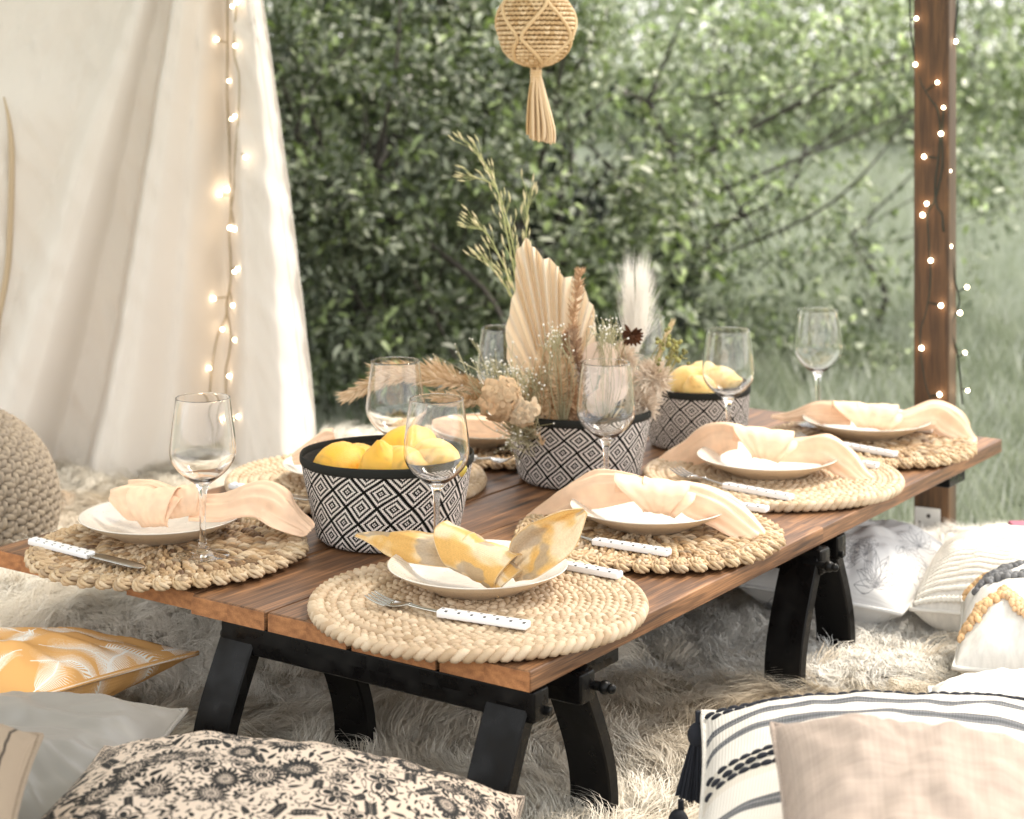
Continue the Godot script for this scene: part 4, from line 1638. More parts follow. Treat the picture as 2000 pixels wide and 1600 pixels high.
var push := 0.0      # how much farther than first measured a plate stands

func pn(x: float, y: float, d: float) -> Vector3:
	return pd(x, y, d + push)

func napkins() -> void:
	var pe = M.peach_cloth
	# nearest plate: ochre print, lying folded and knotted
	push = 0.03
	var c := pn(930, 1092, 2.03)
	var o := thing("napkin", "ochre and grey printed napkin knotted on the nearest plate", "napkin", c)
	tail_of(o, c, [[pn(885, 1068, 2.05), 0.022, 48, 0.5], [pn(830, 1066, 2.07), 0.020, 48, 0.5], [pn(775, 1053, 2.10), 0.020, 40, 0.6], [pn(735, 1043, 2.12), 0.012, 20, 0.7], [pn(697, 1043, 2.14), 0.004, 10, 0.3]], M.ochre_cloth, 3)
	knot_of(o, c, pn(935, 1090, 2.02), pn(1010, 1128, 1.99) - pn(868, 1062, 2.05), Vector3.UP, 0.046, 0.027, 0.026, 0.9, M.ochre_cloth, 4)
	tail_of(o, c, [[pn(995, 1122, 2.00), 0.010, 75, 0.5], [pn(1030, 1090, 1.99), 0.022, 85, -0.7], [pn(1075, 1052, 1.98), 0.023, 88, -0.7], [pn(1115, 1020, 1.98), 0.015, 85, -0.6], [pn(1143, 998, 1.98), 0.003, 80, -0.2]], M.ochre_cloth, 5)
	# left end
	push = 0.045
	c = pn(330, 985, 2.24)
	o = thing("napkin", "peach napkin with a short ear, knotted on the left plate", "napkin", c, 0, "knotted peach napkins")
	tail_of(o, c, [[pn(300, 985, 2.25), 0.020, 50, 0.8], [pn(262, 968, 2.27), 0.026, 45, 0.9], [pn(235, 962, 2.28), 0.020, 40, 1.0], [pn(214, 962, 2.29), 0.008, 30, 0.6]], pe, 11)
	tail_of(o, c, [[pn(250, 945, 2.31), 0.010, 30, 0.6], [pn(290, 945, 2.31), 0.014, 30, 0.6], [pn(330, 960, 2.29), 0.012, 30, 0.6]], pe, 15)
	knot_of(o, c, pn(300, 990, 2.23), Vector3(0.97, 0.06, 0.2), Vector3.UP, 0.027, 0.029, 0.026, 0.7, pe, 12)
	knot_of(o, c, pn(345, 980, 2.24), Vector3(0.93, 0.12, -0.25), Vector3.UP, 0.026, 0.023, 0.022, 0.8, pe, 14)
	tail_of(o, c, [[pn(370, 985, 2.24), 0.019, 45, 0.5], [pn(430, 985, 2.24), 0.020, 42, 0.5], [pn(480, 968, 2.23), 0.023, 42, 0.6], [pn(520, 968, 2.23), 0.027, 45, 0.6], [pn(560, 995, 2.23), 0.026, 45, 0.5], [pn(595, 1025, 2.24), 0.018, 35, 0.3], [pn(608, 1036, 2.24), 0.009, 20, 0.2]], pe, 13)
	# right edge, middle
	push = 0.045
	c = pn(1275, 970, 2.28)
	o = thing("napkin", "peach napkin with two long tails on the middle right plate", "napkin", c, 0, "knotted peach napkins")
	tail_of(o, c, [[pn(1240, 945, 2.30), 0.018, 40, 0.7], [pn(1190, 940, 2.33), 0.026, 45, 0.8], [pn(1140, 945, 2.35), 0.029, 42, 0.8], [pn(1090, 970, 2.37), 0.024, 35, 0.8], [pn(1050, 1000, 2.385), 0.022, 25, 0.6], [pn(1030, 1012, 2.39), 0.017, 15, 0.3]], pe, 21)
	knot_of(o, c, pn(1278, 968, 2.27), Vector3(0.97, -0.08, 0.12), Vector3.UP, 0.043, 0.026, 0.028, 0.45, pe, 22)
	tail_of(o, c, [[pn(1310, 960, 2.28), 0.016, 45, 0.6], [pn(1350, 962, 2.28), 0.026, 45, 0.7], [pn(1400, 980, 2.275), 0.028, 48, 0.7], [pn(1445, 1010, 2.27), 0.026, 48, 0.6], [pn(1485, 1045, 2.27), 0.020, 42, 0.4], [pn(1510, 1068, 2.275), 0.011, 30, 0.2]], pe, 23)
	# right edge, third
	push = 0.02
	c = pn(1485, 865, 2.64)
	o = thing("napkin", "peach napkin knotted on the second plate from the far end", "napkin", c, 0, "knotted peach napkins")
	tail_of(o, c, [[pn(1445, 850, 2.67), 0.018, 40, 0.6], [pn(1410, 842, 2.70), 0.026, 45, 0.8], [pn(1370, 850, 2.72), 0.028, 40, 0.9], [pn(1325, 882, 2.74), 0.022, 30, 0.7], [pn(1285, 910, 2.745), 0.019, 20, 0.4], [pn(1268, 918, 2.75), 0.013, 12, 0.2]], pe, 31)
	knot_of(o, c, pn(1485, 865, 2.63), Vector3(0.96, -0.10, 0.15), Vector3.UP, 0.040, 0.027, 0.027, 0.5, pe, 32)
	tail_of(o, c, [[pn(1520, 875, 2.63), 0.015, 42, 0.6], [pn(1570, 870, 2.64), 0.019, 42, 0.7], [pn(1615, 868, 2.63), 0.025, 48, 0.8], [pn(1655, 895, 2.625), 0.025, 50, 0.7], [pn(1690, 930, 2.62), 0.018, 40, 0.4], [pn(1728, 948, 2.62), 0.008, 15, 0.2]], pe, 33)
	# far right corner
	push = 0.075
	c = pn(1690, 815, 2.87)
	o = thing("napkin", "peach napkin on the farthest right plate, its tail over the corner", "napkin", c, 0, "knotted peach napkins")
	tail_of(o, c, [[pn(1665, 805, 2.89), 0.018, 42, 0.6], [pn(1615, 797, 2.91), 0.022, 45, 0.7], [pn(1575, 800, 2.92), 0.017, 45, 0.6], [pn(1535, 811, 2.94), 0.010, 35, 0.5], [pn(1507, 813, 2.95), 0.004, 20, 0.2]], pe, 41)
	knot_of(o, c, pn(1692, 812, 2.86), Vector3(0.98, -0.05, 0.1), Vector3.UP, 0.045, 0.024, 0.026, 0.55, pe, 42)
	tail_of(o, c, [[pn(1735, 825, 2.86), 0.014, 42, 0.5], [pn(1785, 812, 2.86), 0.021, 45, 0.7], [pn(1830, 800, 2.86), 0.026, 50, 0.8], [pn(1865, 818, 2.86), 0.029, 52, 0.7], [pn(1892, 845, 2.86), 0.022, 45, 0.4], [pn(1908, 860, 2.865), 0.014, 30, 0.2]], pe, 43)
	# behind the flower basket
	push = 0.0
	c = pn(930, 832, 2.88)
	o = thing("napkin", "peach napkin on the plate behind the flower basket", "napkin", c, 0, "knotted peach napkins")
	tail_of(o, c, [[pn(905, 832, 2.87), 0.014, 40, 0.8], [pn(870, 826, 2.88), 0.017, 45, 1.0], [pn(842, 825, 2.89), 0.010, 40, 0.8]], pe, 51)
	tail_of(o, c, [[pn(890, 826, 2.87), 0.018, 45, 0.4], [pn(940, 830, 2.85), 0.022, 50, 0.5], [pn(985, 838, 2.84), 0.021, 50, 0.5], [pn(1020, 840, 2.84), 0.016, 45, 0.4]], pe, 52)
	# behind the lemons
	push = 0.0
	c = pn(640, 880, 2.6)
	o = thing("napkin", "cream napkin end rising behind the basket of large lemons", "napkin", c, 0, "knotted peach napkins")
	tail_of(o, c, [[pn(570, 893, 2.62), 0.010, 35, 0.6], [pn(600, 876, 2.61), 0.020, 45, 0.8], [pn(632, 856, 2.60), 0.022, 50, 0.9], [pn(652, 850, 2.60), 0.014, 55, 1.0]], pe, 61)
	knot_of(o, c, pn(665, 890, 2.60), Vector3(0.98, -0.05, 0.1), Vector3.UP, 0.035, 0.02, 0.022, 0.6, pe, 62)

func centre() -> void:
	basket("black and white diamond basket filled with large lemons", tb(0.455, 0.335, 0.001), 0.1115, 0.092, 0.112, 0.35, 0.55, "patterned baskets")
	basket("black and white diamond basket holding the dried flowers", tb(0.428, 0.765, 0.001), 0.1075, 0.090, 0.108, 1.2, 0.4, "patterned baskets")
	basket("black and white diamond basket of pale lemons near the post", tb(0.401, 1.0865, 0.001), 0.0885, 0.078, 0.100, 2.0, 0.0, "patterned baskets")
	var gr := "lemons in the baskets"
	lemon("round lemon at the left of the front basket", pd(662, 918, 2.345), 0.0345, Vector3(0.5, 0.35, -0.6), 1, 0.0, gr)
	lemon("large lemon at the back of the front basket", pd(797, 892, 2.43), 0.042, Vector3(0.7, 0.1, -0.6), 2, 0.0, gr)
	lemon("lemon with blunt raised tip in the middle of the front basket", pd(748, 926, 2.31), 0.033, Vector3(-0.08, 1, 0.2), 3, 0.0, gr)
	lemon("lemon showing only its top at the front basket's rim", pd(778, 918, 2.31), 0.031, Vector3(1, 0.05, 0.2), 4, 0.2, gr)
	lemon("pale lemon with greenish tip at the right of the front basket", pd(850, 905, 2.33), 0.032, Vector3(0.9, -0.12, 0.42), 5, 0.45, gr, 0.8)
	lemon("lemon lying low under the others in the front basket", pd(700, 915, 2.42), 0.034, Vector3(0.3, 0.1, 0.8), 6, 0.2, gr)
	lemon("pale lemon at the left of the farthest basket", pd(1338, 752, 2.92), 0.029, Vector3(0.6, 0.6, 0.2), 7, 0.85, gr)  # far basket: overexposure painted in as paler peel
	lemon("pale lemon at the right of the farthest basket", pd(1402, 752, 2.93), 0.031, Vector3(0.9, 0.1, 0.2), 8, 0.95, gr)
	lemon("small pale lemon at the front of the farthest basket", pd(1365, 768, 2.89), 0.026, Vector3(-0.4, 0.8, 0.4), 9, 0.8, gr)
	lemon("pale lemon at the back of the farthest basket", pd(1372, 742, 2.98), 0.030, Vector3(0.2, 0.3, -0.9), 10, 0.9, gr)

func flowers() -> void:
	var r := RandomNumberGenerator.new()
	r.seed = 9
	var root := pd(1110, 880, 2.70)
	# pleated palm leaf
	var o := stem_thing("dried_palm_leaf", "cream pleated dried palm leaf standing in the middle basket", "dried leaf", root)
	var ol := []
	for p in [[1030, 785], [1002, 740], [990, 700], [986, 655], [991, 610], [1003, 570], [1006, 530], [1005, 497], [1016, 468], [1032, 462], [1046, 484], [1066, 500], [1086, 508], [1094, 528], [1118, 540], [1136, 552], [1152, 580], [1163, 606], [1165, 650], [1160, 690], [1148, 730]]:
		ol.append(Vector2(p[0], p[1]))
	var g := Geo.new()
	var cr := Color(0.94, 0.845, 0.70)
	g.sheet(120, 24, func(u, v):
		var k := int(u * 30.0 + 0.0001)
		var q: Vector2 = at_list(ol, u)
		var base := Vector2(1092, 826)
		var tip := 1.0 - 0.035 * absf(fposmod(u * 15.0, 1.0) - 0.5) * 2.0
		var m := base.lerp(q, v * tip)
		var zig = (absf(fposmod(u * 15.0, 1.0) - 0.5) * 2.0 - 0.5) * 0.020 * v
		var bow = 0.05 * pow(u - 0.5, 2) * 4.0 * v + 0.02 * v * v
		return pd(m.x, m.y, 2.69 - zig + bow - 0.03 * v) - root, 0.0008, cr, func(u, v): return cr.lerp(Color(0.80, 0.63, 0.44), 0.5 * (1.0 - v) + 0.25 * sin(u * 40.0) * sin(u * 40.0)))
	g.tube([pd(1092, 826, 2.69) - root, pd(1100, 880, 2.69) - root], 0.004, 6, cr)
	part("leaf_blade", g.mesh(), M.dried_thin, o)
	# white feathery plume
	o = stem_thing("feather_grass", "white feathery plume rising at the right of the palm leaf", "dried grass", root)
	g = Geo.new()
	for k in 1500:
		var f := r.randf()
		var b := Vector2(1240 + r.randfn() * 6.0 * (1 - f), lerp(690.0, 590.0, f))
		var a := r.randfn() * 0.2 + 0.09
		var l := r.randf_range(60, 125) * (1.0 - 0.25 * absf(a))
		var e := b + Vector2(sin(a), -cos(a)) * l
		var z := 2.80 + r.randfn() * 0.012
		ribbon(g, pd(b.x, b.y, z) - root, pd(e.x, e.y, z + r.randfn() * 0.02) - root, 0.0006, Color(0.88, 0.85, 0.80), Vector3(0.004 * signf(a), 0, 0))
	part("plume", g.mesh(false, false), M.dried_thin, o).set_meta("kind", "stuff")
	g = Geo.new()
	g.tube([pd(1245, 700, 2.80) - root, pd(1215, 800, 2.76) - root, pd(1180, 860, 2.72) - root], 0.0025, 6, Color(0.6, 0.5, 0.35))
	part("stem", g.mesh(), M.dried, o)
	# tan pampas to the left
	var lo := Color(0.50, 0.33, 0.17)
	var hi := Color(0.80, 0.63, 0.44)
	for q in [[[[1060, 850], [960, 770], [860, 742], [770, 735], [678, 772]], 2.62, 900, "long tan grass plume reaching left over the lemons"], [[[1050, 840], [960, 765], [900, 745], [820, 720], [735, 722]], 2.66, 500, "tan grass plume above the long left one"], [[[1055, 850], [960, 790], [900, 778], [850, 775]], 2.60, 360, "short tan grass plume low on the left"], [[[1050, 840], [950, 770], [905, 745], [850, 712]], 2.68, 300, "short tan grass plume pointing up to the left"]]:
		o = stem_thing("tan_grass_plume", q[3], "dried grass", root)
		g = Geo.new()
		var pts := []
		for p in q[0]: pts.append(pd(p[0], p[1], q[1] + 0.02 * r.randfn()) - root)
		plume(g, pts, [0.001, 0.002, 0.009, 0.012, 0.009, 0.003], q[2], 0.022, 0.0022, lo, hi, r)
		part("plume", g.mesh(false, false), M.dried, o).set_meta("kind", "stuff")
	# upright tan and russet spikes before the palm leaf
	var spikes := ["fluffy tan spike at the middle of the palm leaf's foot", "broad tan spike just right of the middle tan one", "slim tan spike left of the middle tan one", "tan spike next to the dark brown seed spike", "tall thin russet spike reaching the palm leaf's right edge", "shorter russet spike behind the tan ones", "dark brown seed spike at the foot of the palm leaf", "low tan spike leaning right above the basket's left rim"]
	for q in [[[1075, 870], [1078, 790], [1082, 700], [1090, 650], 0.011, "tan"], [[1105, 870], [1098, 800], [1092, 740], [1085, 690], 0.013, "tan"], [[1060, 870], [1062, 800], [1066, 720], [1062, 690], 0.011, "tan"], [[1120, 870], [1118, 800], [1110, 740], [1108, 700], 0.012, "tan"], [[1130, 870], [1112, 760], [1118, 640], [1133, 530], 0.006, "russet"], [[1140, 870], [1120, 770], [1106, 700], [1098, 655], 0.010, "russet"], [[1150, 860], [1135, 760], [1125, 690], [1118, 650], 0.011, "brown"], [[1045, 880], [1030, 800], [1050, 740], [1070, 700], 0.010, "tan"]]:
		var kinds := {"tan": [Color(0.55, 0.36, 0.19), Color(0.83, 0.64, 0.43), "fluffy tan flower spike in front of the palm leaf"], "russet": [Color(0.36, 0.20, 0.10), Color(0.60, 0.40, 0.25), "thin russet seed spike before the palm leaf's right half"], "brown": [Color(0.22, 0.12, 0.07), Color(0.52, 0.36, 0.24), "dark brown seed spike at the foot of the palm leaf"]}
		var kd: Array = kinds[q[5]]
		o = stem_thing("flower_spike", spikes.pop_front(), "dried flower", root, "dried flower spikes in the middle basket")
		g = Geo.new()
		var pts := []
		for k in 4: pts.append(pd(q[k][0], q[k][1], 2.63 + 0.012 * r.randfn()) - root)
		plume(g, pts, [0.001, 0.004, q[4], q[4], q[4] * 0.3], 420, 0.013, 0.0028, kd[0], kd[1], r, 0.6)
		part("spike", g.mesh(false, false), M.dried, o).set_meta("kind", "stuff")
	# green wild oats
	var oats := ["tallest green oat stem, its tip highest left of the palm leaf", "second tallest green oat stem arching left", "lowest short oat stem bending left of the palm leaf", "upright green oat stem above the palm leaf's tip", "green oat stem with a level tip at mid height"]
	for q in [[[1040, 700], [1010, 560], [985, 430], [960, 340], [915, 280]], [[1045, 690], [1015, 560], [1000, 470], [970, 370], [925, 345]], [[1040, 690], [1010, 600], [975, 540], [945, 505]], [[1050, 690], [1025, 560], [1028, 460], [1032, 385]], [[1045, 680], [1010, 580], [960, 470], [935, 445]]]:
		o = stem_thing("wild_oat_stem", oats.pop_front(), "dried grass", root, "green oat stems above the palm leaf")
		g = Geo.new()
		var pts := []
		var z := 2.73 + 0.02 * r.randfn()
		for p in q: pts.append(pd(p[0], p[1], z) - root)
		var sp := spline(pts, 8)
		var rad := []
		for i in sp.size(): rad.append(lerp(0.0016, 0.0006, float(i) / sp.size()))
		var gc := Color(0.42, 0.44, 0.20)
		g.tube(sp, rad, 5, gc)
		for i in range(int(sp.size() * 0.35), sp.size()):
			for k in (1 if i % 3 else 2):
				var d: Vector3 = (sp[i] - sp[i - 1]).normalized()
				var sd := Vector3(r.randfn(), r.randfn() * 0.5, r.randfn()).normalized()
				var b: Vector3 = sp[i]
				var e := b + (d * 0.8 + sd * 0.42).normalized() * r.randf_range(0.012, 0.034)
				g.tube([b, e], [0.0005, 0.0004], 3, gc)
				var c2 := Color(0.52, 0.50, 0.27).lerp(Color(0.70, 0.60, 0.38), r.randf())
				g.tube([e, e + d * 0.006 + sd * 0.001, e + d * 0.014 + sd * 0.002], [0.0004, 0.0014, 0.0002], 4, c2)
		part("stem", g.mesh(false, false), M.dried, o)
	# hydrangea head
	for q in [[[975, 778], 0.030, Color(0.74, 0.55, 0.35), 34, "beige dried hydrangea hanging over the flower basket's left rim"], [[1020, 800], 0.022, Color(0.80, 0.66, 0.48), 18, "small cream hydrangea on the flower basket's rim"]]:
		var c := pd(q[0][0], q[0][1], 2.56)
		o = stem_thing("dried_hydrangea", q[4], "dried flower", c)
		g = Geo.new()
		for k in q[3]:
			var n := Vector3(r.randfn(), r.randfn(), absf(r.randfn()) + 0.4).normalized()
			var ctr: Vector3 = n * q[1]
			var x := n.cross(Vector3.UP).normalized()
			var y := n.cross(x)
			var a0 := r.randf() * TAU
			var col: Color = q[2] * r.randf_range(0.75, 1.15)
			for i in 4:
				var a := a0 + i * PI / 2
				petal(g, ctr, x * cos(a) + y * sin(a) + n * 0.25, n, r.randf_range(0.011, 0.015), 0.013, -0.15, col, 4)
		part("florets", g.mesh(false, false), M.dried_thin, o)
		g = Geo.new()
		g.tube([Vector3(0, 0, 0), pd(1060, 860, 2.66) - c], 0.002, 5, Color(0.35, 0.25, 0.14))
		part("stem", g.mesh(), M.dried, o)
	# large pale petals, seen through the glass
	var pc := pd(1180, 800, 2.64)
	o = stem_thing("dried_lily", "large pale pink dried petals in the middle of the flower basket", "dried flower", pc)
	g = Geo.new()
	for p in [[1165, 790, 0.05, 0.2, 1.0, 0.2], [1195, 760, 0.055, 0.1, 1.0, 0.1], [1150, 740, 0.05, -0.4, 0.9, 0.1], [1200, 725, 0.038, 0.5, 0.7, 0.2], [1160, 830, 0.045, 0.1, -0.9, 0.3], [1140, 690, 0.055, 0.7, 0.4, 0.1]]:
		petal(g, pd(p[0], p[1], 2.63) - pc + Vector3(0, -0.02, 0), Vector3(p[3], p[4], p[5]), Vector3(0.1, 0.25, 1), p[2], p[2] * 0.9, 0.2, Color(0.88, 0.78, 0.70) * r.randf_range(0.92, 1.05), 8)
	part("petals", g.mesh(), M.dried_thin, o)
	# pale fluffy bloom at the right
	for q in [[1275, 740, 0.034, "fluffy cream bloom at the flower basket's right rim"], [1215, 700, 0.026, "fluffy cream bloom beneath the white plume"], [1255, 790, 0.030, "fluffy grey cream bloom low on the flower basket's right rim"]]:
		var c := pd(q[0], q[1], 2.69)
		o = stem_thing("fluffy_bloom", q[3], "dried flower", c)
		g = Geo.new()
		for k in 620:
			var n := Vector3(r.randfn(), r.randfn(), r.randfn()).normalized()
			var b: Vector3 = n * q[2] * 0.35 * r.randf()
			ribbon(g, b, b + (n + Vector3(r.randfn(), r.randfn(), r.randfn()) * 0.45).normalized() * q[2] * r.randf_range(0.6, 1.05), 0.0022, Color(0.58, 0.44, 0.32).lerp(Color(0.86, 0.77, 0.66), r.randf()), Vector3(r.randfn(), r.randfn(), r.randfn()) * 0.004)
		part("tufts", g.mesh(false, false), M.dried, o).set_meta("kind", "stuff")
		g = Geo.new()
		g.tube([Vector3.ZERO, pd(1170, 870, 2.72) - c], 0.002, 5, Color(0.3, 0.22, 0.13))
		part("stem", g.mesh(), M.dried, o)
	# dark brown daisy
	var dc := pd(1233, 655, 2.66)
	o = stem_thing("dried_daisy", "dark brown withered flower before the white plume", "dried flower", dc)
	g = Geo.new()
	for k in 16:
		var a := TAU * k / 16.0
		petal(g, Vector3.ZERO, Vector3(cos(a), sin(a) * 0.8 - 0.1, 0.35 * r.randfn()), Vector3(0, 0, 1), r.randf_range(0.011, 0.020), 0.006, 0.3, Color(0.13, 0.05, 0.02) * r.randf_range(0.7, 1.6), 3)
	g.ball(Vector3.ZERO, Vector3(0.006, 0.006, 0.006), 8, 6, Color(0.12, 0.05, 0.02))
	part("petals", g.mesh(), M.dried_thin, o)
	g = Geo.new()
	g.tube(spline([Vector3.ZERO, pd(1215, 690, 2.66) - dc, pd(1200, 780, 2.68) - dc, pd(1170, 860, 2.70) - dc], 5), 0.0012, 5, Color(0.30, 0.20, 0.11))
	part("stem", g.mesh(), M.dried, o)
	# baby's breath, in three sprays
	for q in [[[1020, 860], [950, 735], 55, 60, "grey green spray of baby's breath at the left of the palm leaf"], [[1100, 840], [1085, 660], 18, 30, "white baby's breath before the palm leaf"], [[1030, 860], [1005, 830], 30, 40, "baby's breath drooping over the flower basket's left side"], [[1180, 850], [1190, 640], 20, 30, "baby's breath between the palm leaf and the white plume"], [[1040, 860], [1025, 735], 24, 40, "white baby's breath above the hydrangea"]]:
		var b := pd(q[0][0], q[0][1], 2.62)
		o = stem_thing("babys_breath", q[4], "dried flower", b)
		g = Geo.new()
		var fl := Geo.new()
		for k in q[3]:
			var e := pd(q[1][0] + r.randfn() * q[2] * 0.75, q[1][1] + r.randfn() * q[2] * 0.5, 2.60 + r.randfn() * 0.03) - b
			if q[1][1] == 830: e.y -= 0.03 * r.randf()
			var m := e * 0.55 + Vector3(r.randfn(), r.randfn(), r.randfn()) * 0.012
			g.tube(spline([Vector3.ZERO, m, e], 4), 0.00055, 3, Color(0.42, 0.38, 0.24))
			for j in 2:
				var e2 := e + Vector3(r.randfn(), r.randfn(), r.randfn()) * 0.009
				g.tube([m.lerp(e, 0.7), e2], 0.0004, 3, Color(0.40, 0.38, 0.22))
				fl.ball(e2, Vector3.ONE * r.randf_range(0.0008, 0.0018), 6, 4, Color(0.74, 0.70, 0.60).lerp(Color(0.86, 0.84, 0.80), r.randf()))
		part("stems", g.mesh(false, false), M.dried, o).set_meta("kind", "stuff")
		part("blossoms", fl.mesh(false, false), M.dried, o).set_meta("kind", "stuff")
	# wiry sprig with buds at the far right
	var sc := pd(1270, 800, 2.72)
	o = stem_thing("budded_sprig", "wiry green sprig with dark buds at the right of the flowers", "dried flower", sc)
	g = Geo.new()
	for k in 14:
		var e := pd(1315 + r.randfn() * 22, 690 + r.randfn() * 26, 2.72 + r.randfn() * 0.02) - sc
		g.tube(spline([Vector3.ZERO, e * 0.6 + Vector3(r.randfn(), r.randfn(), 0) * 0.01, e], 4), 0.0008, 4, Color(0.30, 0.27, 0.10))
		for j in 3: g.ball(e + Vector3(r.randfn(), r.randfn(), r.randfn()) * 0.006, Vector3.ONE * 0.0032, 6, 5, Color(0.20, 0.19, 0.06) * r.randf_range(0.6, 1.8))
	part("stems", g.mesh(false, false), M.dried, o)
	o = stem_thing("barley_ear", "thin straw coloured ear leaning right beside the white plume", "dried grass", sc)
	g = Geo.new()
	plume(g, [Vector3.ZERO, pd(1278, 720, 2.73) - sc, pd(1295, 670, 2.73) - sc, pd(1312, 632, 2.73) - sc], [0.0005, 0.001, 0.004, 0.004, 0.001], 160, 0.012, 0.0022, Color(0.55, 0.42, 0.22), Color(0.76, 0.63, 0.42), r, 0.85)
	part("ear", g.mesh(false, false), M.dried, o)

func bulb_string(called: String, label: String, wires: Array, bulbs: Array, wm: Material, org: Vector3, place: Callable, energy: float) -> void:
	var o := thing(called, label, "fairy lights", org)
	var all := []
	for w in wires:
		var pts := []
		for p in w: pts.append(place.call(p[0], p[1], 0.006) - org)
		pts = spline(pts, 6)
		all.append_array(pts)
		var g := Geo.new()
		g.tube(pts, 0.0017, 5)
		part("wire", g.mesh(), wm, o)
	var b := Geo.new()
	b.ball(Vector3.ZERO, Vector3(0.0038, 0.0038, 0.0038), 12, 8)
	var bm := b.mesh(true)
	for p in bulbs:
		var at: Vector3 = place.call(p[0], p[1], 0.012) - org
		var best: Vector3 = all[0]
		for q in all:
			if q.distance_to(at) < best.distance_to(at): best = q
		var s := Geo.new()
		s.tube([best, best.lerp(at, 0.75)], [0.0011, 0.0019], 5)
		part("socket", s.mesh(), wm, o)
		var bu := part("bulb", bm, M.bulb_glow, o, at)
		bu.scale = Vector3.ONE * (0.85 + 0.3 * fposmod(p[0] * 0.37 + p[1] * 0.11, 1.0))
		var l := OmniLight3D.new()
		l.name = "bulb_light"
		l.light_energy = energy
		l.light_color = Color(1.0, 0.76, 0.50)
		l.light_size = 0.0025
		l.omni_range = 6.0
		l.omni_attenuation = 2.0
		l.shadow_enabled = true
		o.add_child(l, true)
		l.position = at

func lights() -> void:
	var k := 3.38 / FL
	var on_canvas := func(x: float, y: float, off: float) -> Vector3:
		var X := (x - 1000.0) * k
		var Y := EYE - (y - HOR) * k
		return Vector3(X, Y, -3.38 + canvas_at(X, Y) + off)
	bulb_string("fairy_light_string", "warm fairy lights on pale wire down the canvas curtain", [[[452, -80], [445, 0], [440, 100], [437, 200], [441, 300], [443, 400], [438, 470], [443, 540], [432, 590], [430, 620], [441, 660], [437, 700], [428, 740], [431, 800], [424, 900], [440, 960]], [[475, -80], [470, 0], [462, 100], [473, 150], [470, 230], [460, 300], [455, 370], [441, 430], [440, 500], [440, 560], [429, 600], [428, 630], [412, 670], [403, 730], [402, 800], [415, 880], [380, 950]]], [[471, 6], [461, 14], [422, 77], [466, 90], [445, 158], [450, 233], [463, 227], [486, 305], [435, 373], [421, 384], [442, 449], [458, 447], [456, 532], [467, 523], [407, 591], [449, 601], [422, 654], [457, 665], [400, 728], [440, 743], [454, 816], [476, 800]], M.wire_clear, on_canvas.call(450, 0, 0.0), on_canvas, 0.00003)
	var on_post := func(x: float, y: float, off: float) -> Vector3:
		var z := 3.172
		if x < 1845: z += (1845.0 - x) * 0.000435
		else: z += minf((x - 1845.0), 32.0) * 0.00183
		return pd(x, y, z - off)
	bulb_string("fairy_light_string", "warm fairy lights on dark green wire wound down the wooden post", [[[1776, -60], [1778, 40], [1783, 90], [1795, 150], [1815, 190], [1832, 215], [1836, 260], [1834, 300], [1827, 360], [1829, 400], [1840, 420], [1843, 450], [1855, 480]], [[1874, -60], [1868, 40], [1858, 110], [1853, 150], [1857, 180], [1845, 205], [1840, 260], [1840, 330], [1826, 390], [1812, 420], [1815, 480], [1818, 540], [1811, 600], [1798, 650], [1800, 700], [1808, 750], [1818, 790], [1812, 860]], [[1855, 480], [1861, 510], [1866, 550], [1874, 590], [1862, 625], [1859, 650], [1870, 690], [1876, 740], [1880, 790]]], [[1790, 36], [1867, 81], [1788, 126], [1831, 161], [1843, 210], [1838, 261], [1805, 306], [1854, 334], [1810, 398], [1802, 420], [1856, 481], [1818, 509], [1889, 561], [1838, 597], [1875, 611], [1800, 680], [1885, 689], [1835, 771], [1890, 763]], M.wire_green, on_post.call(1830, 0, 0.0), on_post, 0.0002)

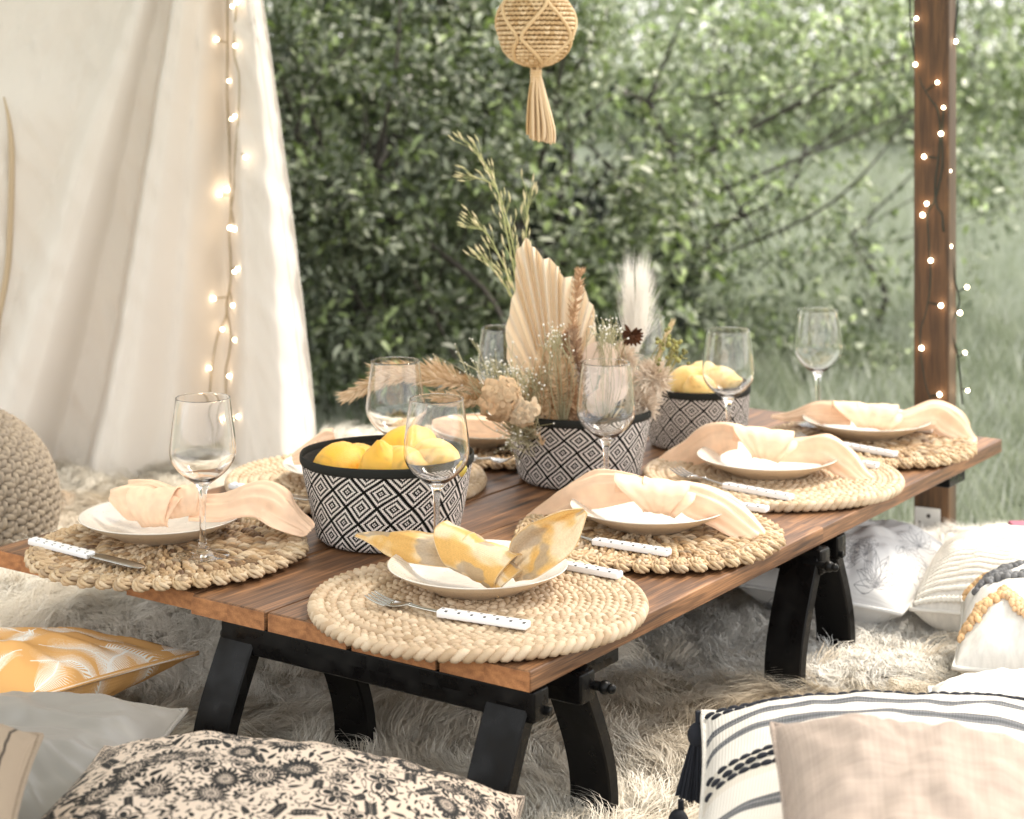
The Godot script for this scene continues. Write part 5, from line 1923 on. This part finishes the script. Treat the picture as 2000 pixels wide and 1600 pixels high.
func pillows() -> void:
	# right front: grey beige linen and the banded one behind it
	cushion("linen_cushion", "plain grey beige linen cushion in the bottom right corner", [pd(1508, 1416, 1.60), pd(2120, 1500, 1.52), pd(2160, 2000, 1.22), pd(1545, 1960, 1.25)], 0.075, M.linen, 2, 0.06, 0.011)
	var res := cushion("banded_cushion", "white cushion with dark woven bands and tufted dots", [pd(1372, 1392, 1.84), pd(2150, 1385, 1.86), pd(2120, 1900, 1.50), pd(1330, 1800, 1.52)], 0.072, M.band_pillow, 3, 0.05, 0.007)
	var o: Node3D = res[0]
	var at: Callable = res[1]
	for row in [[0.055, 0.0], [0.095, 0.5], [0.445, 0.0], [0.485, 0.5], [0.525, 0.0]]:
		for i in 34:
			var u: float = (i + 0.5 + row[1]) / 35.0
			var p: Vector3 = at.call(u, row[0], 1.0)
			var q: Vector3 = at.call(u + 0.004, row[0], 1.0)
			var s: Vector3 = at.call(u, row[0] + 0.01, 1.0)
			var x := (q - p).normalized()
			var n := (s - p).cross(x).normalized()
			if n.z < 0 and n.y < 0: n = -n
			var g := Geo.new()
			g.ball(Vector3.ZERO, Vector3(0.0062, 0.0028, 0.0036), 8, 6)
			var d := part("tuft", g.mesh(), M.navy_yarn, o, p)
			d.basis = Basis(x, n, x.cross(n))
	tassel("navy_tassel", "dark navy tassel at the banded cushion's upper left corner", pd(1364, 1405, 1.84), 0.052, 0.019, Vector3(-0.006, 0, 0.014), 5)
	tassel("navy_tassel", "dark navy tassel lying on the rug at the bottom edge", pd(1330, 1578, 1.86), 0.04, 0.026, Vector3(-0.03, 0.025, 0.03), 6)
	# right, along the deck edge
	cushion("leaf_cushion", "white cushion printed with thin grey leaf outlines by the post", [pd(1560, 1058, 2.96), pd(1890, 1092, 2.92), pd(1760, 1200, 2.58), pd(1436, 1142, 2.66)], 0.075, M.leaf_line, 4, 0.04, 0.012)
	var kn := cushion("knitted_cushion", "cream cable knitted cushion beside the leaf printed one", [pd(1830, 1095, 2.85), pd(2130, 1085, 2.85), pd(2080, 1220, 2.52), pd(1778, 1190, 2.56)], 0.075, M.white_cotton, 5, 0.02, 0.005)
	var ka: Callable = kn[1]
	var yg := Geo.new()
	for j in 30:
		for s in 2:
			var pts := []
			for i in 90:
				var f := i / 89.0
				var w := (j + 0.5) / 30.0 + 0.007 * sin(f * 180.0 + s * PI)
				pts.append(ka.call(lerp(0.02, 0.98, f), clampf(w, 0.01, 0.99), 1.0) + Vector3(0, 0.002, 0.001))
			yg.tube(pts, 0.0026, 4, Color(0.86, 0.82, 0.75))
	part("knit_stitches", yg.mesh(false, false), M.yarn, kn[0]).set_meta("kind", "stuff")
	var tu := cushion("tufted_cushion", "white cushion with grey and ochre tufted braids at the right edge", [pd(1880, 1168, 2.50), pd(2160, 1130, 2.48), pd(2180, 1345, 2.22), pd(1862, 1305, 2.26)], 0.07, M.white_cotton, 6, 0.05, 0.008)
	var ta: Callable = tu[1]
	var rr := RandomNumberGenerator.new()
	rr.seed = 12
	for q in [[[0.02, 0.10, 0.35, 0.02], Color(0.76, 0.50, 0.27), "tufted_braid"], [[0.10, 0.42, 0.55, 0.02], Color(0.17, 0.17, 0.175), "tufted_braid"], [[0.18, 0.40, 0.95, 0.42], Color(0.22, 0.22, 0.225), "tufted_braid"], [[0.03, 0.78, 0.30, 0.62], Color(0.76, 0.50, 0.27), "tufted_braid"], [[0.30, 0.62, 0.62, 0.98], Color(0.78, 0.53, 0.31), "tufted_braid"]]:
		var g := Geo.new()
		for i in 260:
			var f := rr.randf()
			var p: Vector3 = ta.call(lerp(q[0][0], q[0][2], f) + rr.randfn() * 0.012, lerp(q[0][1], q[0][3], f) + rr.randfn() * 0.02, 1.0)
			g.ball(p + Vector3(0, 0.003, 0.002), Vector3.ONE * rr.randf_range(0.003, 0.0055), 6, 4, q[1] * rr.randf_range(0.7, 1.25))
		part(q[2], g.mesh(false, false), M.grey_wool, tu[0])
	cushion("cream_cushion", "plain cream cushion lying behind the banded cushion", [pd(1815, 1345, 2.20), pd(2160, 1330, 2.20), pd(2160, 1430, 1.98), pd(1800, 1415, 2.0)], 0.032, M.white_cotton, 8, 0.05, 0.008)
	cushion("white_cushion", "white cushion overexposed at the deck edge right of the post", [pd(1900, 1085, 3.10), pd(2250, 1075, 3.1), pd(2250, 1160, 2.9), pd(1885, 1140, 2.92)], 0.05, M.white_cotton, 9, 0.05, 0.008)
	# left front
	cushion("palm_cushion", "orange cushion printed with white palm leaves, on the grey one", [pd(-330, 1322, 2.30), pd(386, 1276, 2.22), pd(70, 1362, 1.99), pd(-420, 1405, 2.02)], 0.056, M.palm_print, 12, 0.05, 0.012)
	cushion("grey_cushion", "grey satin cushion under the orange palm cushion", [pd(-330, 1420, 2.12), pd(364, 1388, 1.98), pd(215, 1640, 1.66), pd(-420, 1700, 1.70)], 0.060, M.satin, 13, 0.05, 0.014)
	cushion("striped_cushion", "beige striped cushion corner at the lower left edge", [pd(-330, 1400, 1.68), pd(80, 1438, 1.64), pd(10, 1680, 1.44), pd(-330, 1750, 1.44)], 0.05, M.stripe_cloth, 14, 0.05, 0.008)
	cushion("floral_cushion", "cream cushion with dense black floral print at the bottom", [pd(205, 1462, 1.80), pd(1022, 1560, 1.78), pd(960, 2080, 1.42), pd(-170, 1840, 1.45)], 0.085, M.floral, 15, 0.055, 0.010)
	# pouffe: chunky knitted ball
	var pc := pd(-85, 985, 2.78)
	var o2 := thing("knitted_pouffe", "chunky beige knitted pouffe at the left edge", "pouffe", pc)
	var g := Geo.new()
	g.ball(Vector3.ZERO, Vector3(0.142, 0.147, 0.142), 32, 20, Color(0.20, 0.16, 0.12))
	part("cover", g.mesh(true), M.yarn, o2)
	g = Geo.new()
	var tilt := Basis(Vector3(0, 0, 1), 0.5) * Basis(Vector3(1, 0, 0), 0.3)
	for j in range(1, 26):
		var la := PI * j / 26.0
		var n := int(maxf(6.0, round(sin(la) * 34.0)))
		for s in 2:
			var pts := []
			for i in n * 8:
				var f := float(i) / (n * 8)
				var l2 := la + 0.040 * sin(TAU * n * f + (j % 2) * PI) * (1 if s == 0 else -1) + (s - 0.5) * 0.02
				var rd := 1.0 + 0.03 * (0.5 + 0.5 * cos(TAU * n * f * 2.0 + s * PI))
				pts.append(tilt * (Vector3(sin(l2) * cos(TAU * f) * 0.147, cos(l2) * 0.150, sin(l2) * sin(TAU * f) * 0.147) * rd))
			g.tube(pts, 0.0062, 5, Color(0.27, 0.222, 0.17) if (j + s) % 2 else Color(0.31, 0.255, 0.195), true)
	part("knit_rows", g.mesh(false, false), M.yarn, o2).set_meta("kind", "stuff")
	cushion("tan_cushion", "small tan cushion between the pouffe and the canvas curtain", [pd(85, 965, 3.1), pd(150, 965, 3.1), pd(165, 1040, 3.0), pd(85, 1050, 3.0)], 0.03, M.stripe_cloth, 16, 0.05, 0.004)
	var bx := Geo.new()
	bx.box(Vector3(0.06, 0.052, 0.06), 0.002)
	var pb := part("card_box", bx.mesh(), M.pink_box, self, pd(2016, 1058, 2.82))
	tag(pb, "small dark pink box cut off by the right edge", "box")

func hanging() -> void:
	var c := pd(1047, 50, 2.66)
	var o := thing("hanging_basket", "round woven straw basket hanging in a knotted net", "hanging basket", c)
	var cf := straw(Color(0.50, 0.32, 0.15), Color(0.76, 0.57, 0.35), 5)
	var R := 0.0555
	var prof := func(f: float) -> Vector2:      # 0 bottom, 1 top
		var a: float = lerp(-PI / 2 + 0.12, PI / 2 - 0.75, f)
		return Vector2(cos(a) * R, sin(a) * R * 1.08)
	var core := Geo.new()
	core.grid(32, 14, func(u, v):
		var p: Vector2 = prof.call(v)
		return Vector3(cos(TAU * u) * p.x * 0.96, p.y, sin(TAU * u) * p.x * 0.96), Color(0.30, 0.18, 0.08), true)
	part("shell", core.mesh(), M.straw, o)
	for j in 19:
		var p: Vector2 = prof.call((j + 0.5) / 19.0)
		var g := Geo.new()
		var n := int(TAU * p.x / 0.017) + 3
		for s in 2:
			var pts := []
			var cols := []
			for i in n * 8:
				var f := float(i) / (n * 8)
				var w := sin(TAU * n * f * 0.5 * 2.0 + s * PI + j * PI)
				pts.append(Vector3(cos(TAU * f) * (p.x + 0.0016 * w), p.y + 0.0008 * cos(TAU * n * f * 2), sin(TAU * f) * (p.x + 0.0016 * w)))
				cols.append(cf.call(j + s, i / 8))
			g.tube(pts, 0.0027, 6, Color.WHITE, true, cols)
		part("woven_coil", g.mesh(false, false), M.straw, o)
	# the net's cords, the gathering and the tassel below
	var cord := Color(0.66, 0.47, 0.26)
	var g2 := Geo.new()
	for k in 4:
		var a := TAU * k / 4 + 1.25
		for s in [-1.0, 1.0]:
			var pts := []
			for i in 14:
				var f := i / 13.0
				var p: Vector2 = prof.call(0.04 + 0.96 * f)
				var aa: float = a + s * (0.78 * (1.0 - absf(2.0 * clampf(f * 1.25 - 0.1, 0, 1) - 1.0)))
				pts.append(Vector3(cos(aa) * (p.x + 0.004), p.y, sin(aa) * (p.x + 0.004)))
			pts.append(Vector3(cos(a) * 0.03, R * 1.5, sin(a) * 0.03))
			pts.append(Vector3(cos(a) * 0.012, R * 4.0, sin(a) * 0.012))
			g2.tube(pts, 0.0030, 6, cord)
		g2.tube([Vector3(cos(a) * 0.008, -R * 1.07, sin(a) * 0.008), Vector3(cos(a) * 0.005, -R * 1.22, sin(a) * 0.005), Vector3(cos(a) * 0.0055, -R * 1.4, sin(a) * 0.0055)], 0.0024, 6, cord)
	part("net_cords", g2.mesh(false, false), M.straw, o)
	var w := Geo.new()
	for k in 5: w.tube(range(16).map(func(i): return Vector3(cos(TAU * i / 16.0) * 0.0068, -R * 1.22 - k * 0.004, sin(TAU * i / 16.0) * 0.0068)), 0.0024, 6, cord, true)
	part("wrapping", w.mesh(false, false), M.straw, o)
	var t := Geo.new()
	var r := RandomNumberGenerator.new()
	r.seed = 3
	for k in 54:
		var a := r.randf() * TAU
		var q := sqrt(r.randf())
		var b := Vector3(cos(a), 0, sin(a)) * q
		var sk := 0.004 + 0.004 * r.randf()
		var e := Vector3(0, -0.165 - 0.008 * r.randf(), 0) + b * 0.020 + Vector3(0.006 * maxf(0, b.x) + 0.004, -0.006 * b.x, 0)
		t.tube(spline([Vector3(0, -R * 1.2, 0) + b * 0.005, Vector3(sk * 0.3, -0.105, 0) + b * 0.014, e + Vector3(0, 0.02, 0), e], 4), 0.0019, 5, Color(0.56, 0.37, 0.18).lerp(Color(0.80, 0.62, 0.42), clampf(0.5 + 0.5 * b.x + r.randfn() * 0.2, 0, 1)))
	part("tassel_cords", t.mesh(false, false), M.straw, o)
	var pt := Geo.new()
	for k in 6:
		petal(pt, Vector3(0.0, R * 0.75, 0.0), Vector3(cos(k * 1.05), 0.7, sin(k * 1.05)), Vector3.UP, 0.05, 0.03, -0.3, Color(0.66, 0.45, 0.2) * r.randf_range(0.7, 1.1), 5)
	tag(part("dried_foliage", pt.mesh(), M.dried_thin, self, c), "curled tan dried leaves filling the hanging basket", "dried leaves")

func garden() -> void:
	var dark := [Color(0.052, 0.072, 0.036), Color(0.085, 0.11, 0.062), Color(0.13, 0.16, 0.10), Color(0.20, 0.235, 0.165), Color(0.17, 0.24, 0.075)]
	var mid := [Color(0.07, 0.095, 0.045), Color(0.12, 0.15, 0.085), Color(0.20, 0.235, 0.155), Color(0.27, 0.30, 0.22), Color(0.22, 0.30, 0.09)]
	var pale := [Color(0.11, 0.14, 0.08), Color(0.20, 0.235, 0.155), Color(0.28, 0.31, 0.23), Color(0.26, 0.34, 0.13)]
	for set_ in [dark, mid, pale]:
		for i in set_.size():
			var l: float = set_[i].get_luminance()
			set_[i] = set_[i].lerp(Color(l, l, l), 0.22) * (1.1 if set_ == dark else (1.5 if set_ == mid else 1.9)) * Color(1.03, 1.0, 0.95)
	var gy := -0.34
	var ground := func(x: float, z: float) -> Vector3: return Vector3((x - 1000.0) * z / FL, gy, -z)
	tree("dense_shrub", "dark dense leafy shrub right of the canvas curtain", ground.call(720, 5.5), [[pd(700, 330, 5.5), Vector3(0.55, 0.5, 0.4)], [pd(620, 620, 5.4), Vector3(0.5, 0.5, 0.35)], [pd(840, 640, 5.3), Vector3(0.5, 0.5, 0.35)], [pd(700, 850, 5.1), Vector3(0.6, 0.3, 0.3)], [pd(580, 120, 5.6), Vector3(0.4, 0.4, 0.3)]], 4300, 10, 0.040, dark, 1, 40, 0.05, 0.09, "", 1.9)
	tree("leafy_tree", "leafy tree whose trunk slants up behind the hanging basket", ground.call(1000, 6.2), [[pd(960, 300, 6.1), Vector3(0.6, 0.6, 0.4)], [pd(860, 100, 6.2), Vector3(0.6, 0.35, 0.4)], [pd(1100, 480, 6.0), Vector3(0.5, 0.5, 0.4)], [pd(1040, 700, 6.0), Vector3(0.55, 0.4, 0.3)], [pd(760, 60, 6.3), Vector3(0.6, 0.3, 0.3)]], 4000, 10, 0.046, mid, 2, 40, 0.06, 0.11, "", 1.8)
	var gap_shade := [Color(0.012, 0.020, 0.010), Color(0.022, 0.034, 0.017), Color(0.04, 0.055, 0.03)]  # near black leaves, added behind to paint deep shade into the gaps
	tree("gap_shade_shrub", "added shrub of near black leaves painting the shade in the gaps of the leafy shrub", ground.call(850, 7.0), [[pd(700, 500, 6.9), Vector3(0.75, 0.9, 0.35)], [pd(1000, 480, 7.1), Vector3(0.7, 0.8, 0.35)], [pd(640, 150, 7.1), Vector3(0.6, 0.5, 0.35)], [pd(1150, 620, 7.0), Vector3(0.45, 0.5, 0.3)]], 3000, 9, 0.05, gap_shade, 12, 0, 0.06, -0.35)
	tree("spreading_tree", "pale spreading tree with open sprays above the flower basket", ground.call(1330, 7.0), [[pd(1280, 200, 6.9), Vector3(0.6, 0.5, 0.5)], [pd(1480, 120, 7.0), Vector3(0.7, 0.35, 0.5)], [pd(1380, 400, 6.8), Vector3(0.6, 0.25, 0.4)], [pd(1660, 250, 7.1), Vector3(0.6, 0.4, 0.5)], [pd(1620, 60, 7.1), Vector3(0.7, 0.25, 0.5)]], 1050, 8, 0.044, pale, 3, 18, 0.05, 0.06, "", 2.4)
	tree("young_tree", "light green young tree half hidden by the wooden post", ground.call(1720, 7.4), [[pd(1690, 460, 7.3), Vector3(0.45, 0.4, 0.4)], [pd(1560, 600, 7.2), Vector3(0.6, 0.35, 0.4)], [pd(1900, 150, 7.5), Vector3(0.5, 0.5, 0.4)], [pd(1980, 330, 7.5), Vector3(0.25, 0.15, 0.3)]], 750, 8, 0.042, mid, 4, 10, 0.02, 0.08, "", 2.4)
	tree("round_bush", "mid green bush low between the farthest glass and the post", ground.call(1560, 6.4), [[pd(1500, 740, 6.4), Vector3(0.5, 0.22, 0.3)], [pd(1660, 780, 6.4), Vector3(0.4, 0.25, 0.3)], [pd(1720, 900, 6.2), Vector3(0.3, 0.25, 0.3)], [pd(1330, 640, 6.5), Vector3(0.35, 0.3, 0.3)]], 2400, 8, 0.034, mid, 5, 24, 0.03, 0.02, "", 2.6)
	# far wood across the meadow, its haze painted into pale leaf tints
	for k in 9:
		var x := 1150.0 + 125.0 * k
		var z := 27.0 + 4.0 * sin(k * 2.1)
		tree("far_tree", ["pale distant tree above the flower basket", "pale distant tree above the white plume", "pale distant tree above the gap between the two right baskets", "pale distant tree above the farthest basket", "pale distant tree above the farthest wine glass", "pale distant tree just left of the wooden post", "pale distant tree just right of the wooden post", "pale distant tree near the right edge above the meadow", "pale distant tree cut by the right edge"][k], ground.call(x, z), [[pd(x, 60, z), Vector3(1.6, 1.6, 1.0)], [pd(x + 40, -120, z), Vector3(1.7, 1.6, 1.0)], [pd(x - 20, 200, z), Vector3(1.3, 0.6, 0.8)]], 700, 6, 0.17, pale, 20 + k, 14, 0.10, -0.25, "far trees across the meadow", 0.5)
	# meadow grass
	var r := RandomNumberGenerator.new()
	r.seed = 31
	var b := Geo.new()
	for k in 9:
		var a := r.randf() * TAU
		var l := r.randf_range(0.07, 0.15)
		ribbon(b, Vector3(r.randfn() * 0.02, 0, r.randfn() * 0.02), Vector3(cos(a) * l * 0.5, l, sin(a) * l * 0.5), 0.006, Color.WHITE, Vector3(0, 0.02, 0))
	var xf := []
	var cols := []
	var nz := noise(0.05, 3, 4)
	for k in 34000:
		var z := 3.6 + 22.0 * pow(r.randf(), 1.7)
		var x := r.randf_range(-0.16, 0.36) * z
		var y := -0.34 + 0.25 * nz.get_noise_2d(x, -z) * smoothstep(4.0, 14.0, z)
		var s := r.randf_range(0.7, 1.5) * (1.0 + 0.03 * z)
		xf.append(Transform3D(Basis(Vector3.UP, r.randf() * TAU).scaled(Vector3(s, s, s)), Vector3(x, y, -z)))
		cols.append([Color(0.25, 0.28, 0.20), Color(0.34, 0.37, 0.29), Color(0.43, 0.455, 0.37), Color(0.50, 0.515, 0.45)][r.randi() % 4])
	var gm := scatter("meadow_grass", b.mesh(false, false), M.grass, self, xf, cols)
	tag(gm, "tufted green grass of the meadow behind the deck", "grass", "", "stuff")
